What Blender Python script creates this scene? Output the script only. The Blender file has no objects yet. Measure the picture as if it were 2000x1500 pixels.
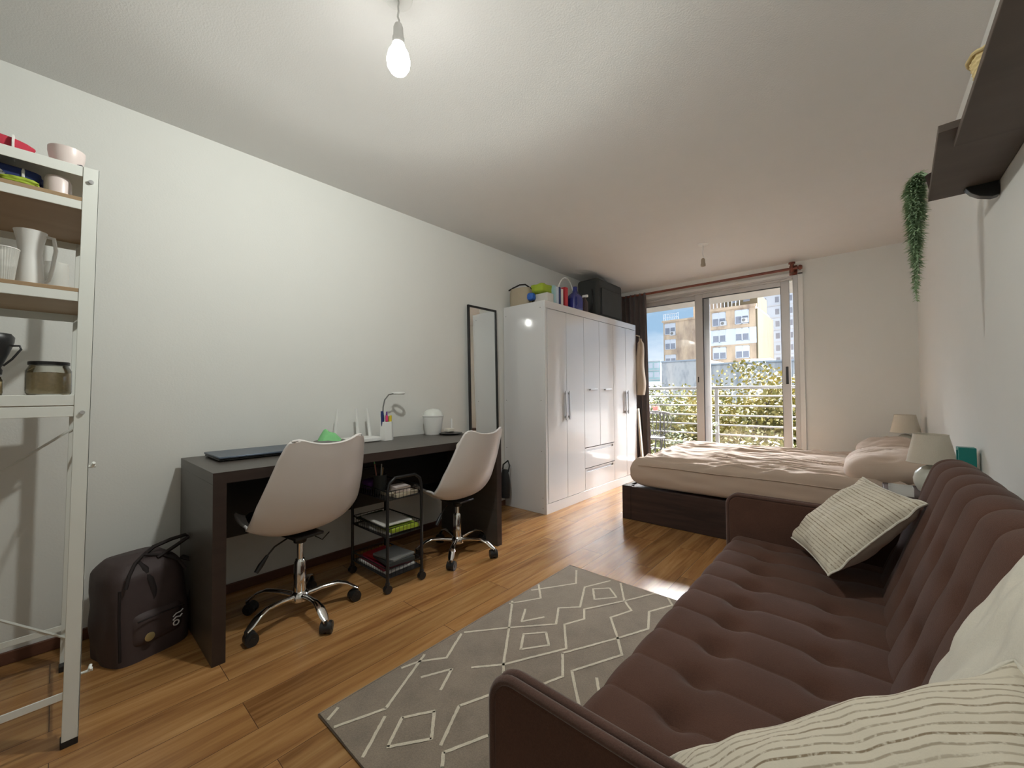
import bpy, math, random
from mathutils import Vector, Matrix, noise
random.seed(7)
PI = math.pi; sin = math.sin; cos = math.cos
D = bpy.data; SC = bpy.context.scene; COL = SC.collection

# ------------------------------------------------------------------ camera
def set_camera():
    yaw, p, r = math.radians(41.3), math.radians(1.26), math.radians(-0.48)
    fwd = Vector((-sin(yaw)*cos(p), cos(yaw)*cos(p), sin(p)))
    right = Vector((cos(yaw), sin(yaw), 0)); up = right.cross(fwd)
    rt = right*cos(r) + up*sin(r); u2 = -right*sin(r) + up*cos(r)
    cd = D.cameras.new('camera'); c = D.objects.new('camera', cd); COL.objects.link(c)
    c.matrix_world = Matrix(((rt.x, u2.x, -fwd.x, 0), (rt.y, u2.y, -fwd.y, 0), (rt.z, u2.z, -fwd.z, 1.07), (0, 0, 0, 1)))
    cd.sensor_width = 36; cd.lens = 785/2000*36; cd.clip_start = 0.02; cd.clip_end = 600
    SC.camera = c
set_camera()

# ------------------------------------------------------------------ world, sun, exposure
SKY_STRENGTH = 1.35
SKY_FILL = 86.0  # strength of the added, unseen sky band that brightens the interior
SUN_STRENGTH = 1.1
BULB_POWER = 47.0
def set_world():
    w = D.worlds.new('sky'); SC.world = w; w.use_nodes = True
    n = w.node_tree.nodes; l = w.node_tree.links; n.clear()
    out = n.new('ShaderNodeOutputWorld'); bg = n.new('ShaderNodeBackground'); bg.inputs[1].default_value = SKY_STRENGTH
    tc = n.new('ShaderNodeTexCoord'); mp = n.new('ShaderNodeMapping'); mp.inputs['Scale'].default_value = (1, 1, 2.6)
    ns = n.new('ShaderNodeTexNoise'); ns.inputs['Scale'].default_value = 3.2; ns.inputs['Detail'].default_value = 6
    cr = n.new('ShaderNodeValToRGB'); cr.color_ramp.elements[0].position = .42; cr.color_ramp.elements[1].position = .62
    cr.color_ramp.elements[0].color = (.30, .47, .66, 1); cr.color_ramp.elements[1].color = (.72, .80, .88, 1)
    l.new(tc.outputs['Generated'], mp.inputs[0]); l.new(mp.outputs[0], ns.inputs[0]); l.new(ns.outputs[0], cr.inputs[0])
    # added bright sky band on the window side, above the visible sky, to light the room
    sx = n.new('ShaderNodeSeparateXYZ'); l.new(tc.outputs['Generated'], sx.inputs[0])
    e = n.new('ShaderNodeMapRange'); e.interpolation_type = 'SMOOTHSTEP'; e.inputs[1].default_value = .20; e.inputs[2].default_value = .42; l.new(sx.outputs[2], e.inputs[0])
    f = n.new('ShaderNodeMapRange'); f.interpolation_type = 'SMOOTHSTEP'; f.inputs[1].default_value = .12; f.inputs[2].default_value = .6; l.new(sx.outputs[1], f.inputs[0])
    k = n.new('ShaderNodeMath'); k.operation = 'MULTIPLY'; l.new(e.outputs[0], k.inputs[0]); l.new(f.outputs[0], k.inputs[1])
    k2 = n.new('ShaderNodeMath'); k2.operation = 'MULTIPLY_ADD'; k2.inputs[1].default_value = SKY_FILL; k2.inputs[2].default_value = SKY_STRENGTH; l.new(k.outputs[0], k2.inputs[0]); l.new(k2.outputs[0], bg.inputs[1])
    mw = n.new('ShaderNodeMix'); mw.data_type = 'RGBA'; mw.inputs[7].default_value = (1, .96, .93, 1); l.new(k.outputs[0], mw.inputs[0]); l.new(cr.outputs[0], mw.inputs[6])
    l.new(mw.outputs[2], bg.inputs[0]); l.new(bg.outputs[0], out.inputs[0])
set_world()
sd = D.lights.new('sun', 'SUN'); sd.energy = SUN_STRENGTH; sd.angle = math.radians(12); sd.color = (1, .95, .86)
so = D.objects.new('sun', sd); COL.objects.link(so); so.rotation_euler = (math.radians(52), 0, math.radians(-22))
so.location = (0, 0, 30)
SC.view_settings.view_transform = 'Standard'; SC.view_settings.look = 'None'
SC.view_settings.gamma = 1; SC.view_settings.use_curve_mapping = False
SC.view_settings.exposure = 0.0

# ------------------------------------------------------------------ materials
class N:
    def __init__(s, name):
        s.m = D.materials.new(name); s.m.use_nodes = True
        s.t = s.m.node_tree; s.n = s.t.nodes; s.l = s.t.links
        s.b = s.n['Principled BSDF']
    def new(s, kind, **kw):
        x = s.n.new(kind)
        for k, v in kw.items():
            if k[0] == '_': setattr(x, k[1:], v)
            else:
                key = k.replace('__', ' ')
                x.inputs[key].default_value = v
        return x
    def link(s, a, b): s.l.new(a, b)
    def bump(s, h, strength=.3, dist=.01):
        b = s.new('ShaderNodeBump', Strength=strength, Distance=dist); s.link(h, b.inputs['Height']); s.link(b.outputs[0], s.b.inputs['Normal'])
    def coords(s, scale=(1, 1, 1), rot=(0, 0, 0), kind='Object'):
        tc = s.new('ShaderNodeTexCoord'); mp = s.new('ShaderNodeMapping', Scale=scale, Rotation=rot)
        s.link(tc.outputs[kind], mp.inputs[0]); return mp.outputs[0]
def c4(c): return (c[0], c[1], c[2], 1)
def mat(name, col, rough=.5, metal=0, var=.06, vscale=6, bump=0, bscale=60, bdist=.002, stretch=(1, 1, 1), coat=0, sheen=0, trans=0, emit=None, alpha=1, spec=None):
    q = N(name); b = q.b
    b.inputs['Roughness'].default_value = rough; b.inputs['Metallic'].default_value = metal
    if coat: b.inputs['Coat Weight'].default_value = coat; b.inputs['Coat Roughness'].default_value = .04
    if sheen: b.inputs['Sheen Weight'].default_value = sheen
    if trans: b.inputs['Transmission Weight'].default_value = trans
    if spec is not None: b.inputs['Specular IOR Level'].default_value = spec
    if emit: b.inputs['Emission Color'].default_value = c4(emit[:3]); b.inputs['Emission Strength'].default_value = emit[3]
    if alpha < 1: b.inputs['Alpha'].default_value = alpha
    v = q.coords(stretch)
    ns = q.new('ShaderNodeTexNoise', Scale=vscale, Detail=4.0); q.link(v, ns.inputs[0])
    mx = q.new('ShaderNodeMix', _data_type='RGBA'); mx.inputs[6].default_value = c4([max(0, x*(1-var)) for x in col]); mx.inputs[7].default_value = c4([min(1, x*(1+var)) for x in col])
    q.link(ns.outputs[0], mx.inputs[0]); q.link(mx.outputs[2], b.inputs['Base Color'])
    if bump:
        n2 = q.new('ShaderNodeTexNoise', Scale=bscale, Detail=3.0); q.link(v, n2.inputs[0]); q.bump(n2.outputs[0], bump, bdist)
    return q.m
def weave(name, col, rough=.95, scale=500, bump=.4, var=.15, sheen=.3):
    q = N(name); b = q.b; b.inputs['Roughness'].default_value = rough; b.inputs['Sheen Weight'].default_value = sheen
    b.inputs['Specular IOR Level'].default_value = .15
    v = q.coords()
    n1 = q.new('ShaderNodeTexNoise', Scale=scale, Detail=2.0); q.link(v, n1.inputs[0])
    n2 = q.new('ShaderNodeTexNoise', Scale=9.0, Detail=3.0); q.link(v, n2.inputs[0])
    ad = q.new('ShaderNodeMath', _operation='ADD'); q.link(n1.outputs[0], ad.inputs[0]); q.link(n2.outputs[0], ad.inputs[1])
    mp = q.new('ShaderNodeMapRange'); mp.inputs[1].default_value = .7; mp.inputs[2].default_value = 1.3; q.link(ad.outputs[0], mp.inputs[0])
    mx = q.new('ShaderNodeMix', _data_type='RGBA'); mx.inputs[6].default_value = c4([x*(1-var) for x in col]); mx.inputs[7].default_value = c4([min(1, x*(1+var)) for x in col])
    q.link(mp.outputs[0], mx.inputs[0]); q.link(mx.outputs[2], b.inputs['Base Color'])
    q.bump(n1.outputs[0], bump, .0015); return q.m
def floor_mat():
    q = N('laminate_planks'); b = q.b
    v = q.coords((1, 1, 1), (0, 0, PI/2))
    br = q.new('ShaderNodeTexBrick', Scale=1.0); br.offset = .37; br.offset_frequency = 2
    br.inputs['Brick Width'].default_value = 1.2; br.inputs['Row Height'].default_value = .165
    br.inputs['Mortar Size'].default_value = .0012; br.inputs['Mortar Smooth'].default_value = .3; br.inputs['Bias'].default_value = 0
    br.inputs['Color1'].default_value = (.0, .0, .0, 1); br.inputs['Color2'].default_value = (1, 1, 1, 1); br.inputs['Mortar'].default_value = (.5, .5, .5, 1)
    q.link(v, br.inputs[0])
    tc = q.new('ShaderNodeTexCoord'); mp = q.new('ShaderNodeMapping', Scale=(11, .75, 1)); q.link(tc.outputs['Object'], mp.inputs[0])
    # each plank shifts the grain
    sh = q.new('ShaderNodeVectorMath', _operation='SCALE'); sh.inputs['Scale'].default_value = 7.0; q.link(br.outputs[0], sh.inputs[0])
    ad = q.new('ShaderNodeVectorMath', _operation='ADD'); q.link(mp.outputs[0], ad.inputs[0]); q.link(sh.outputs[0], ad.inputs[1])
    g = q.new('ShaderNodeTexNoise', Scale=1.6, Detail=6.0, Roughness=.62, Distortion=.6); q.link(ad.outputs[0], g.inputs[0])
    g2 = q.new('ShaderNodeTexNoise', Scale=5.0, Detail=3.0); q.link(ad.outputs[0], g2.inputs[0])
    cr = q.new('ShaderNodeValToRGB'); e = cr.color_ramp.elements
    e[0].position = .3; e[0].color = (.27, .12, .040, 1); e[1].position = .72; e[1].color = (.60, .34, .135, 1)
    k = e.new(.5); k.color = (.445, .225, .080, 1)
    ms = q.new('ShaderNodeMath', _operation='MULTIPLY_ADD'); ms.inputs[1].default_value = .25; q.link(g2.outputs[0], ms.inputs[0]); q.link(g.outputs[0], ms.inputs[2])
    m2 = q.new('ShaderNodeMath', _operation='SUBTRACT'); m2.inputs[1].default_value = .12; q.link(ms.outputs[0], m2.inputs[0])
    q.link(m2.outputs[0], cr.inputs[0])
    hs = q.new('ShaderNodeMix', _data_type='RGBA', _blend_type='MULTIPLY'); hs.inputs[0].default_value = .35
    q.link(cr.outputs[0], hs.inputs[6]); q.link(br.outputs[0], hs.inputs[7])
    dk = q.new('ShaderNodeMix', _data_type='RGBA'); dk.inputs[7].default_value = (.09, .04, .02, 1); q.link(hs.outputs[2], dk.inputs[6]); q.link(br.outputs['Fac'], dk.inputs[0])
    q.link(dk.outputs[2], b.inputs['Base Color']); b.inputs['Roughness'].default_value = .27
    rr = q.new('ShaderNodeMapRange'); rr.inputs[3].default_value = .17; rr.inputs[4].default_value = .30; q.link(g2.outputs[0], rr.inputs[0]); q.link(rr.outputs[0], b.inputs['Roughness'])
    iv = q.new('ShaderNodeMath', _operation='SUBTRACT'); iv.inputs[0].default_value = 1; q.link(br.outputs['Fac'], iv.inputs[1]); q.bump(iv.outputs[0], .25, .0015)
    return q.m
def stripe_mat():
    q = N('striped_linen'); b = q.b; b.inputs['Roughness'].default_value = .95
    v = q.coords()
    ns = q.new('ShaderNodeTexNoise', Scale=6.0, Detail=2.0); q.link(v, ns.inputs[0])
    sx = q.new('ShaderNodeSeparateXYZ'); q.link(v, sx.inputs[0])
    d = q.new('ShaderNodeMath', _operation='MULTIPLY_ADD'); d.inputs[1].default_value = .012; q.link(ns.outputs[0], d.inputs[0]); q.link(sx.outputs[1], d.inputs[2])
    cb = q.new('ShaderNodeCombineXYZ'); q.link(d.outputs[0], cb.inputs[0])
    w = q.new('ShaderNodeTexWave', Scale=25.0); w.bands_direction = 'X'; q.link(cb.outputs[0], w.inputs[0])
    # groups: vary the line strength slowly
    n1 = q.new('ShaderNodeTexNoise', Scale=34.0, Detail=1.0); q.link(cb.outputs[0], n1.inputs[0])
    r1 = q.new('ShaderNodeMapRange'); r1.inputs[1].default_value = .74; r1.inputs[2].default_value = .93; q.link(w.outputs[0 if False else 1], r1.inputs[0])
    r2 = q.new('ShaderNodeMapRange'); r2.inputs[1].default_value = .35; r2.inputs[2].default_value = .62; r2.inputs[3].default_value = .30; q.link(n1.outputs[0], r2.inputs[0])
    fl = q.new('ShaderNodeTexNoise', Scale=160.0, Detail=2.0); q.link(v, fl.inputs[0])
    m1 = q.new('ShaderNodeMath', _operation='MULTIPLY'); q.link(r1.outputs[0], m1.inputs[0]); q.link(r2.outputs[0], m1.inputs[1])
    m3 = q.new('ShaderNodeMapRange'); m3.inputs[1].default_value = .3; m3.inputs[2].default_value = .5; q.link(fl.outputs[0], m3.inputs[0])
    m2 = q.new('ShaderNodeMath', _operation='MULTIPLY'); q.link(m1.outputs[0], m2.inputs[0]); q.link(m3.outputs[0], m2.inputs[1])
    mx = q.new('ShaderNodeMix', _data_type='RGBA'); mx.inputs[6].default_value = (.66, .60, .49, 1); mx.inputs[7].default_value = (.26, .20, .13, 1)
    q.link(m2.outputs[0], mx.inputs[0]); q.link(mx.outputs[2], b.inputs['Base Color'])
    n3 = q.new('ShaderNodeTexNoise', Scale=350.0); q.link(v, n3.inputs[0]); q.bump(n3.outputs[0], .35, .0015)
    return q.m
def wood(name, c1, c2, rough=.6, scale=(1, 12, 12), bump=.15):
    q = N(name); b = q.b; b.inputs['Roughness'].default_value = rough
    v = q.coords(scale)
    g = q.new('ShaderNodeTexNoise', Scale=2.0, Detail=6.0, Distortion=.8); q.link(v, g.inputs[0])
    mx = q.new('ShaderNodeMix', _data_type='RGBA'); mx.inputs[6].default_value = c4(c1); mx.inputs[7].default_value = c4(c2)
    r = q.new('ShaderNodeMapRange'); r.inputs[1].default_value = .3; r.inputs[2].default_value = .7; q.link(g.outputs[0], r.inputs[0])
    q.link(r.outputs[0], mx.inputs[0]); q.link(mx.outputs[2], b.inputs['Base Color']); q.bump(g.outputs[0], bump, .002); return q.m
def stain_mat(name, c1, c2, scale, stretch=(1, 1, .35)):
    q = N(name); b = q.b; b.inputs['Roughness'].default_value = .9
    v = q.coords(stretch)
    g = q.new('ShaderNodeTexNoise', Scale=scale, Detail=8.0, Roughness=.65); q.link(v, g.inputs[0])
    r = q.new('ShaderNodeMapRange'); r.inputs[1].default_value = .45; r.inputs[2].default_value = .68; q.link(g.outputs[0], r.inputs[0])
    mx = q.new('ShaderNodeMix', _data_type='RGBA'); mx.inputs[6].default_value = c4(c1); mx.inputs[7].default_value = c4(c2)
    q.link(r.outputs[0], mx.inputs[0]); q.link(mx.outputs[2], b.inputs['Base Color']); return q.m
def leaf_mat(name, cols):
    q = N(name); b = q.b; b.inputs['Roughness'].default_value = .6
    tc = q.new('ShaderNodeTexCoord'); g = q.new('ShaderNodeTexNoise', Scale=1.1, Detail=8.0, Roughness=.75); q.link(tc.outputs['Object'], g.inputs[0])
    cr = q.new('ShaderNodeValToRGB'); e = cr.color_ramp.elements
    e[0].position = .36; e[0].color = c4(cols[0]); e[1].position = .64; e[1].color = c4(cols[-1])
    for i, c in enumerate(cols[1:-1]): k = e.new(.36 + .28*(i+1)/(len(cols)-1)); k.color = c4(c)
    q.link(g.outputs[0], cr.inputs[0]); q.link(cr.outputs[0], b.inputs['Base Color'])
    b.inputs['Subsurface Weight'].default_value = 0; return q.m
def glass_mat(name, tint=(1, 1, 1), rough=0, refl=.06):
    q = N(name); q.n.remove(q.b)
    out = [x for x in q.n if x.type == 'OUTPUT_MATERIAL'][0]
    t = q.new('ShaderNodeBsdfTransparent'); t.inputs[0].default_value = c4(tint)
    g = q.new('ShaderNodeBsdfGlossy'); g.inputs['Roughness'].default_value = rough
    fr = q.new('ShaderNodeFresnel', IOR=1.45); ns = q.new('ShaderNodeTexNoise', Scale=2.0)
    ml = q.new('ShaderNodeMath', _operation='MULTIPLY'); ml.inputs[1].default_value = refl/.04; q.link(fr.outputs[0], ml.inputs[0])
    ml.use_clamp = True
    mx = q.new('ShaderNodeMixShader'); q.link(ml.outputs[0], mx.inputs[0]); q.link(t.outputs[0], mx.inputs[1]); q.link(g.outputs[0], mx.inputs[2]); q.link(mx.outputs[0], out.inputs[0])
    return q.m

M = {}
M['wall'] = mat('wall_paint', (.75, .755, .725), .75, var=.015, bump=.25, bscale=130, bdist=.0015)
M['ceil'] = mat('ceiling_plaster', (.74, .735, .72), .85, var=.02, bump=.35, bscale=150, bdist=.003)
M['floor'] = floor_mat()
M['white'] = mat('white_paint', (.78, .78, .76), .4, var=.02)
M['wmetal'] = mat('white_metal', (.74, .76, .72), .35, var=.03)
M['gloss'] = mat('glossy_white_lacquer', (.72, .72, .73), .12, var=.01, coat=.8)
M['gap'] = mat('dark_gap', (.10, .10, .11), .8)
M['alu'] = mat('grey_aluminium', (.55, .54, .53), .38, metal=.15, var=.05)
M['aludark'] = mat('dark_seal', (.06, .06, .07), .5)
M['steel'] = mat('satin_steel', (.55, .55, .56), .35, metal=.7, var=.04)
M['chrome'] = mat('chrome', (.80, .80, .80), .09, metal=1, var=.02)
M['black'] = mat('black_plastic', (.015, .015, .016), .4, var=.2)
M['bmetal'] = mat('black_metal', (.012, .012, .013), .35, var=.2)
M['desk'] = wood('dark_wenge_board', (.060, .050, .043), (.078, .066, .056), .38, (1, 1, 12), .04)
M['deskfront'] = wood('wenge_edge', (.028, .017, .014), (.040, .025, .020), .4, (1, 1, 12), .04)
M['shell'] = mat('white_shell_plastic', (.74, .70, .68), .33, var=.01)
M['sofa'] = weave('brown_upholstery', (.098, .048, .034), scale=420, sheen=.12)
M['sofapipe'] = weave('brown_piping', (.10, .052, .040), scale=420)
M['stripe'] = stripe_mat()
M['cream'] = weave('cream_cotton', (.68, .64, .55), scale=350, var=.05)
M['sheet'] = mat('beige_sheet', (.56, .44, .35), .85, var=.04, bump=.2, bscale=300, sheen=.2)
M['rug'] = weave('taupe_rug', (.235, .19, .145), scale=260, bump=.8, var=.2)
M['rugline'] = weave('cream_rug_line', (.60, .54, .43), scale=260, bump=.8)
M['bedwood'] = wood('dark_stained_pine', (.022, .011, .009), (.055, .027, .021), .6, (1.2, 1, 14), .4)
M['shelfwood'] = wood('dark_shelf_board', (.075, .055, .043), (.11, .082, .066), .55, (1, 3, 1), .1)
M['chip'] = wood('oak_chipboard', (.33, .22, .12), (.42, .29, .17), .55, (3, 1, 1), .05)
M['skirt'] = wood('brown_skirting', (.085, .032, .018), (.13, .052, .03), .5, (6, 1, 12), .05)
M['mirror'] = mat('mirror_glass', (.85, .87, .86), .02, metal=1, var=.0)
M['glass'] = glass_mat('window_glass')
M['jarglass'] = glass_mat('jar_glass', (.90, .90, .86), .05, .09)
M['plastic'] = mat('milky_plastic', (.78, .78, .74), .3, alpha=.45)
M['curtain'] = weave('taupe_curtain', (.105, .085, .082), scale=200, var=.1)
M['rod'] = wood('mahogany_rod', (.14, .035, .02), (.22, .06, .035), .4, (3, 20, 20), .05)
M['plum'] = mat('dark_brown_fabric', (.060, .040, .040), .6, var=.25, bump=.3)
M['strap'] = mat('dark_strap', (.015, .009, .009), .8)
M['teal'] = mat('teal_paint', (.006, .19, .17), .35, var=.05)
M['shade'] = weave('linen_shade', (.66, .60, .50), scale=300, var=.05)
M['ceramic'] = mat('cream_ceramic', (.62, .62, .54), .25, var=.03)
M['laptop'] = mat('blue_grey_lid', (.085, .11, .15), .35, metal=.4, var=.1)
M['navy'] = mat('navy_cloth', (.02, .035, .14), .85, var=.15)
M['red'] = mat('red', (.45, .02, .03), .6)
M['pinkw'] = mat('pinkish_white', (.72, .62, .59), .35)
M['green'] = mat('mint_cloth', (.22, .56, .24), .85, var=.12, bump=.4)
M['lime'] = mat('lime', (.32, .42, .03), .7)
M['grey'] = mat('grey_cloth', (.17, .17, .16), .8, var=.2)
M['dgrey'] = mat('dark_grey_fabric', (.040, .043, .042), .85, var=.25)
M['beige'] = mat('beige_canvas', (.44, .37, .27), .85, var=.1)
M['olive'] = mat('olive_cloth', (.05, .08, .04), .9, var=.3)
M['blue'] = mat('blue_plastic', (.025, .035, .20), .25, var=.1)
M['sky_blue'] = mat('bright_blue', (.03, .13, .50), .6)
M['pink'] = mat('pink', (.80, .06, .22), .5)
M['yellow'] = mat('yellow', (.70, .55, .03), .5)
M['purple'] = mat('purple', (.13, .03, .25), .6)
M['wine'] = mat('wine_red_cover', (.16, .008, .03), .5)
M['paper'] = mat('paper', (.62, .60, .56), .8, var=.05)
M['grain'] = mat('grain', (.74, .60, .38), .9, var=.2, vscale=120)
M['fern'] = mat('artificial_fern', (.40, .54, .34), .7, var=.45, vscale=25)
M['basket'] = wood('straw_basket', (.50, .38, .17), (.66, .53, .28), .8, (20, 20, 60), .6)
M['logo'] = mat('logo_white', (.75, .74, .78), .5)
M['brass'] = mat('old_brass', (.55, .45, .22), .4, metal=.6)
M['garment'] = mat('beige_knit', (.42, .35, .27), .9, var=.1)
M['render'] = stain_mat('stained_tan_render', (.50, .39, .28), (.24, .18, .14), .5)
M['ochre'] = stain_mat('yellow_render', (.13, .105, .06), (.09, .07, .04), .3)
M['greywall'] = stain_mat('mottled_grey_render', (.70, .70, .70), (.34, .37, .42), 1.1)
M['palew'] = mat('pale_blue_white_wall', (.50, .56, .64), .8, var=.06)
M['bwhite'] = mat('white_wall', (.52, .54, .58), .8, var=.05)
M['bglass'] = mat('dark_window_glass', (.20, .22, .27), .3, var=.3)
M['shutter'] = mat('white_shutter', (.50, .54, .60), .6)
M['teal_b'] = mat('aqua_building', (.34, .52, .55), .5, var=.1)
M['balc'] = mat('balcony_paint', (.26, .24, .21), .85, var=.04)
M['rail'] = mat('rail_paint', (.14, .14, .14), .45)
M['tile'] = mat('balcony_tile', (.30, .26, .23), .7, var=.15)
M['bark'] = mat('bark', (.10, .08, .06), .9, var=.3)
M['leaf1'] = leaf_mat('autumn_leaves', [(.035, .055, .014), (.10, .13, .028), (.22, .20, .042), (.32, .25, .07)])
M['leaf2'] = leaf_mat('yellow_leaves', [(.06, .075, .018), (.17, .16, .034), (.30, .24, .055), (.36, .30, .12)])
M['street'] = mat('asphalt_street', (.012, .012, .013), .9, var=.2, vscale=.6)
M['pot'] = mat('terracotta_pink', (.42, .16, .14), .8)
def bulb_mat():
    # clear glass lit from within: lets the filament light pass and glows itself
    q = N('lit_bulb'); q.n.remove(q.b); out = [x for x in q.n if x.type == 'OUTPUT_MATERIAL'][0]
    t = q.new('ShaderNodeBsdfTransparent'); e = q.new('ShaderNodeEmission', Strength=12.0); e.inputs[0].default_value = (1, .99, .94, 1)
    a = q.new('ShaderNodeAddShader'); q.link(t.outputs[0], a.inputs[0]); q.link(e.outputs[0], a.inputs[1]); q.link(a.outputs[0], out.inputs[0]); return q.m
M['bulb'] = bulb_mat()

# ------------------------------------------------------------------ mesh builder
class MB:
    def __init__(s): s.v = []; s.f = []; s.mi = []; s.m = 0
    def add(s, vs, fs):
        o = len(s.v); s.v += [Vector(p) for p in vs]
        for f in fs: s.f.append([o+i for i in f]); s.mi.append(s.m)
        return s
    def mat(s, i): s.m = i; return s
    def box(s, x0, x1, y0, y1, z0, z1, R=None, c=None):
        vs = [Vector((x, y, z)) for x in (x0, x1) for y in (y0, y1) for z in (z0, z1)]
        if R is not None:
            c = Vector(c) if c is not None else Vector(((x0+x1)/2, (y0+y1)/2, (z0+z1)/2)); vs = [R @ (p-c) + c for p in vs]
        return s.add(vs, [(0, 1, 3, 2), (4, 6, 7, 5), (0, 4, 5, 1), (2, 3, 7, 6), (0, 2, 6, 4), (1, 5, 7, 3)])
    def tube(s, pts, r, n=10, closed=False, cap=True, flat=None):
        pts = [Vector(p) for p in pts]; rs = r if isinstance(r, (list, tuple)) else [r]*len(pts)
        k = len(pts); vs = []; prev = None
        for i, p in enumerate(pts):
            if closed: t = pts[(i+1) % k]-pts[i-1]
            else: t = pts[min(i+1, k-1)]-pts[max(i-1, 0)]
            t.normalize()
            if prev is None:
                a = Vector((0, 0, 1)) if abs(t.z) < .9 else Vector((1, 0, 0))
                u = t.cross(a).normalized()
            else: u = (prev - t*prev.dot(t)).normalized()
            w = t.cross(u); prev = u
            for j in range(n):
                A = 2*PI*j/n; vs.append(p + (u*cos(A)*(flat or 1) + w*sin(A))*rs[i])
        fs = []
        for i in range(k if closed else k-1):
            for j in range(n):
                a = i*n+j; b = i*n+(j+1) % n; i2 = (i+1) % k
                fs.append((a, b, i2*n+(j+1) % n, i2*n+j))
        if cap and not closed: fs += [tuple(range(n))[::-1], tuple((k-1)*n+j for j in range(n))]
        return s.add(vs, fs)
    def cyl(s, p, q, r, r2=None, n=20): return s.tube([p, q], [r, r if r2 is None else r2], n)
    def lathe(s, prof, c=(0, 0, 0), n=28, sc=(1, 1)):
        c = Vector(c); vs = []; fs = []
        for r, z in prof:
            for j in range(n): A = 2*PI*j/n; vs.append(c+Vector((r*cos(A)*sc[0], r*sin(A)*sc[1], z)))
        for i in range(len(prof)-1):
            for j in range(n): fs.append((i*n+j, i*n+(j+1) % n, (i+1)*n+(j+1) % n, (i+1)*n+j))
        if prof[0][0] > 1e-5: fs.append(tuple(range(n))[::-1])
        if prof[-1][0] > 1e-5: fs.append(tuple((len(prof)-1)*n+j for j in range(n)))
        return s.add(vs, fs)
    def ball(s, c, r, n=16, sc=(1, 1, 1)):
        pr = [(r*sin(PI*i/n)+1e-6, -r*cos(PI*i/n)*sc[2]) for i in range(n+1)]; return s.lathe(pr, c, n*2, (sc[0], sc[1]))
    def grid(s, fn, nu, nv, wrapu=False):
        vs = [fn(i/nu, j/nv) for j in range(nv+1) for i in range(nu if wrapu else nu+1)]; W = nu if wrapu else nu+1
        fs = []
        for j in range(nv):
            for i in range(nu):
                a = j*W+i; b = j*W+(i+1) % W; fs.append((a, b, b+W, a+W))
        return s.add(vs, fs)
    def prism(s, poly, d):
        d = Vector(d); k = len(poly); vs = [Vector(p) for p in poly]+[Vector(p)+d for p in poly]
        return s.add(vs, [tuple(range(k))[::-1], tuple(range(k, 2*k))]+[(i, (i+1) % k, k+(i+1) % k, k+i) for i in range(k)])
    def ribbon(s, pts, w, z):
        pts = [Vector((p[0], p[1], z)) for p in pts]
        for a, b in zip(pts, pts[1:]):
            t = (b-a).normalized(); nn = Vector((-t.y, t.x, 0))*w/2; k = max(2, int((b-a).length/.012)); L = []
            for i in range(k+1):
                q = a+(b-a)*i/k; j1 = 1+.35*noise.noise(q*90); j2 = 1+.35*noise.noise(q*90+Vector((7, 3, 1)))
                L += [q+nn*j1 - (t*w*.3 if i == 0 else Vector()), q-nn*j2 - (t*w*.3 if i == 0 else Vector())]
            s.add(L, [(2*i, 2*i+1, 2*i+3, 2*i+2) for i in range(k)])
        return s
    def build(s, name, m, parent=None, smooth=None, bevel=0, world=True, solid=0, sub=0, base=None, kind=None, seg=2):
        ms = m if isinstance(m, (list, tuple)) else [m]
        if parent is not None: org = Vector(wloc(parent)) if world else Vector()
        elif base is not None: org = Vector(base)
        else:
            xs = [p.x for p in s.v]; ys = [p.y for p in s.v]; zs = [p.z for p in s.v]
            org = Vector(((min(xs)+max(xs))/2, (min(ys)+max(ys))/2, min(zs)))
        me = D.meshes.new(name); me.from_pydata([tuple(p-org) for p in s.v], [], s.f)
        for x in ms: me.materials.append(M[x])
        for p, i in zip(me.polygons, s.mi): p.material_index = i
        import bmesh
        bm = bmesh.new(); bm.from_mesh(me); bmesh.ops.recalc_face_normals(bm, faces=bm.faces); bm.to_mesh(me); bm.free()
        if smooth is not None or bevel:
            me.polygons.foreach_set('use_smooth', [True]*len(me.polygons)); me.set_sharp_from_angle(angle=math.radians(smooth or 35))
        o = D.objects.new(name, me); COL.objects.link(o)
        if parent is not None: o.parent = parent
        else: o.location = org
        if solid: x = o.modifiers.new('solidify', 'SOLIDIFY'); x.thickness = solid; x.offset = 0
        if sub: x = o.modifiers.new('subsurf', 'SUBSURF'); x.levels = x.render_levels = sub
        if bevel: x = o.modifiers.new('bevel', 'BEVEL'); x.width = bevel; x.segments = seg; x.limit_method = 'ANGLE'; x.angle_limit = math.radians(40); x.harden_normals = False
        if kind: o['kind'] = kind
        return o
def wloc(o):
    p = Vector(o.location)
    while o.parent: o = o.parent; p += Vector(o.location)
    return p
def thing(name, label, cat, loc=(0, 0, 0), rz=0, group=None):
    o = D.objects.new(name, None); COL.objects.link(o); o.empty_display_size = .05
    o.location = loc; o.rotation_euler = (0, 0, rz); tag(o, label, cat, group); return o
def tag(o, label, cat, group=None):
    o['label'] = label; o['category'] = cat
    if group: o['group'] = group
    return o
def kids(o): return [c for c in D.objects if c.parent == o]
def copy_tree(o, parent=None):
    ch = kids(o); c = o.copy(); COL.objects.link(c)
    if parent is not None: c.parent = parent
    for k in ch: copy_tree(k, c)
    return c
def rotm(deg, axis='Z'): return Matrix.Rotation(math.radians(deg), 3, axis)
def B(*a): return MB().box(*a)
def struct(o): o['kind'] = 'structure'; return o

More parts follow.
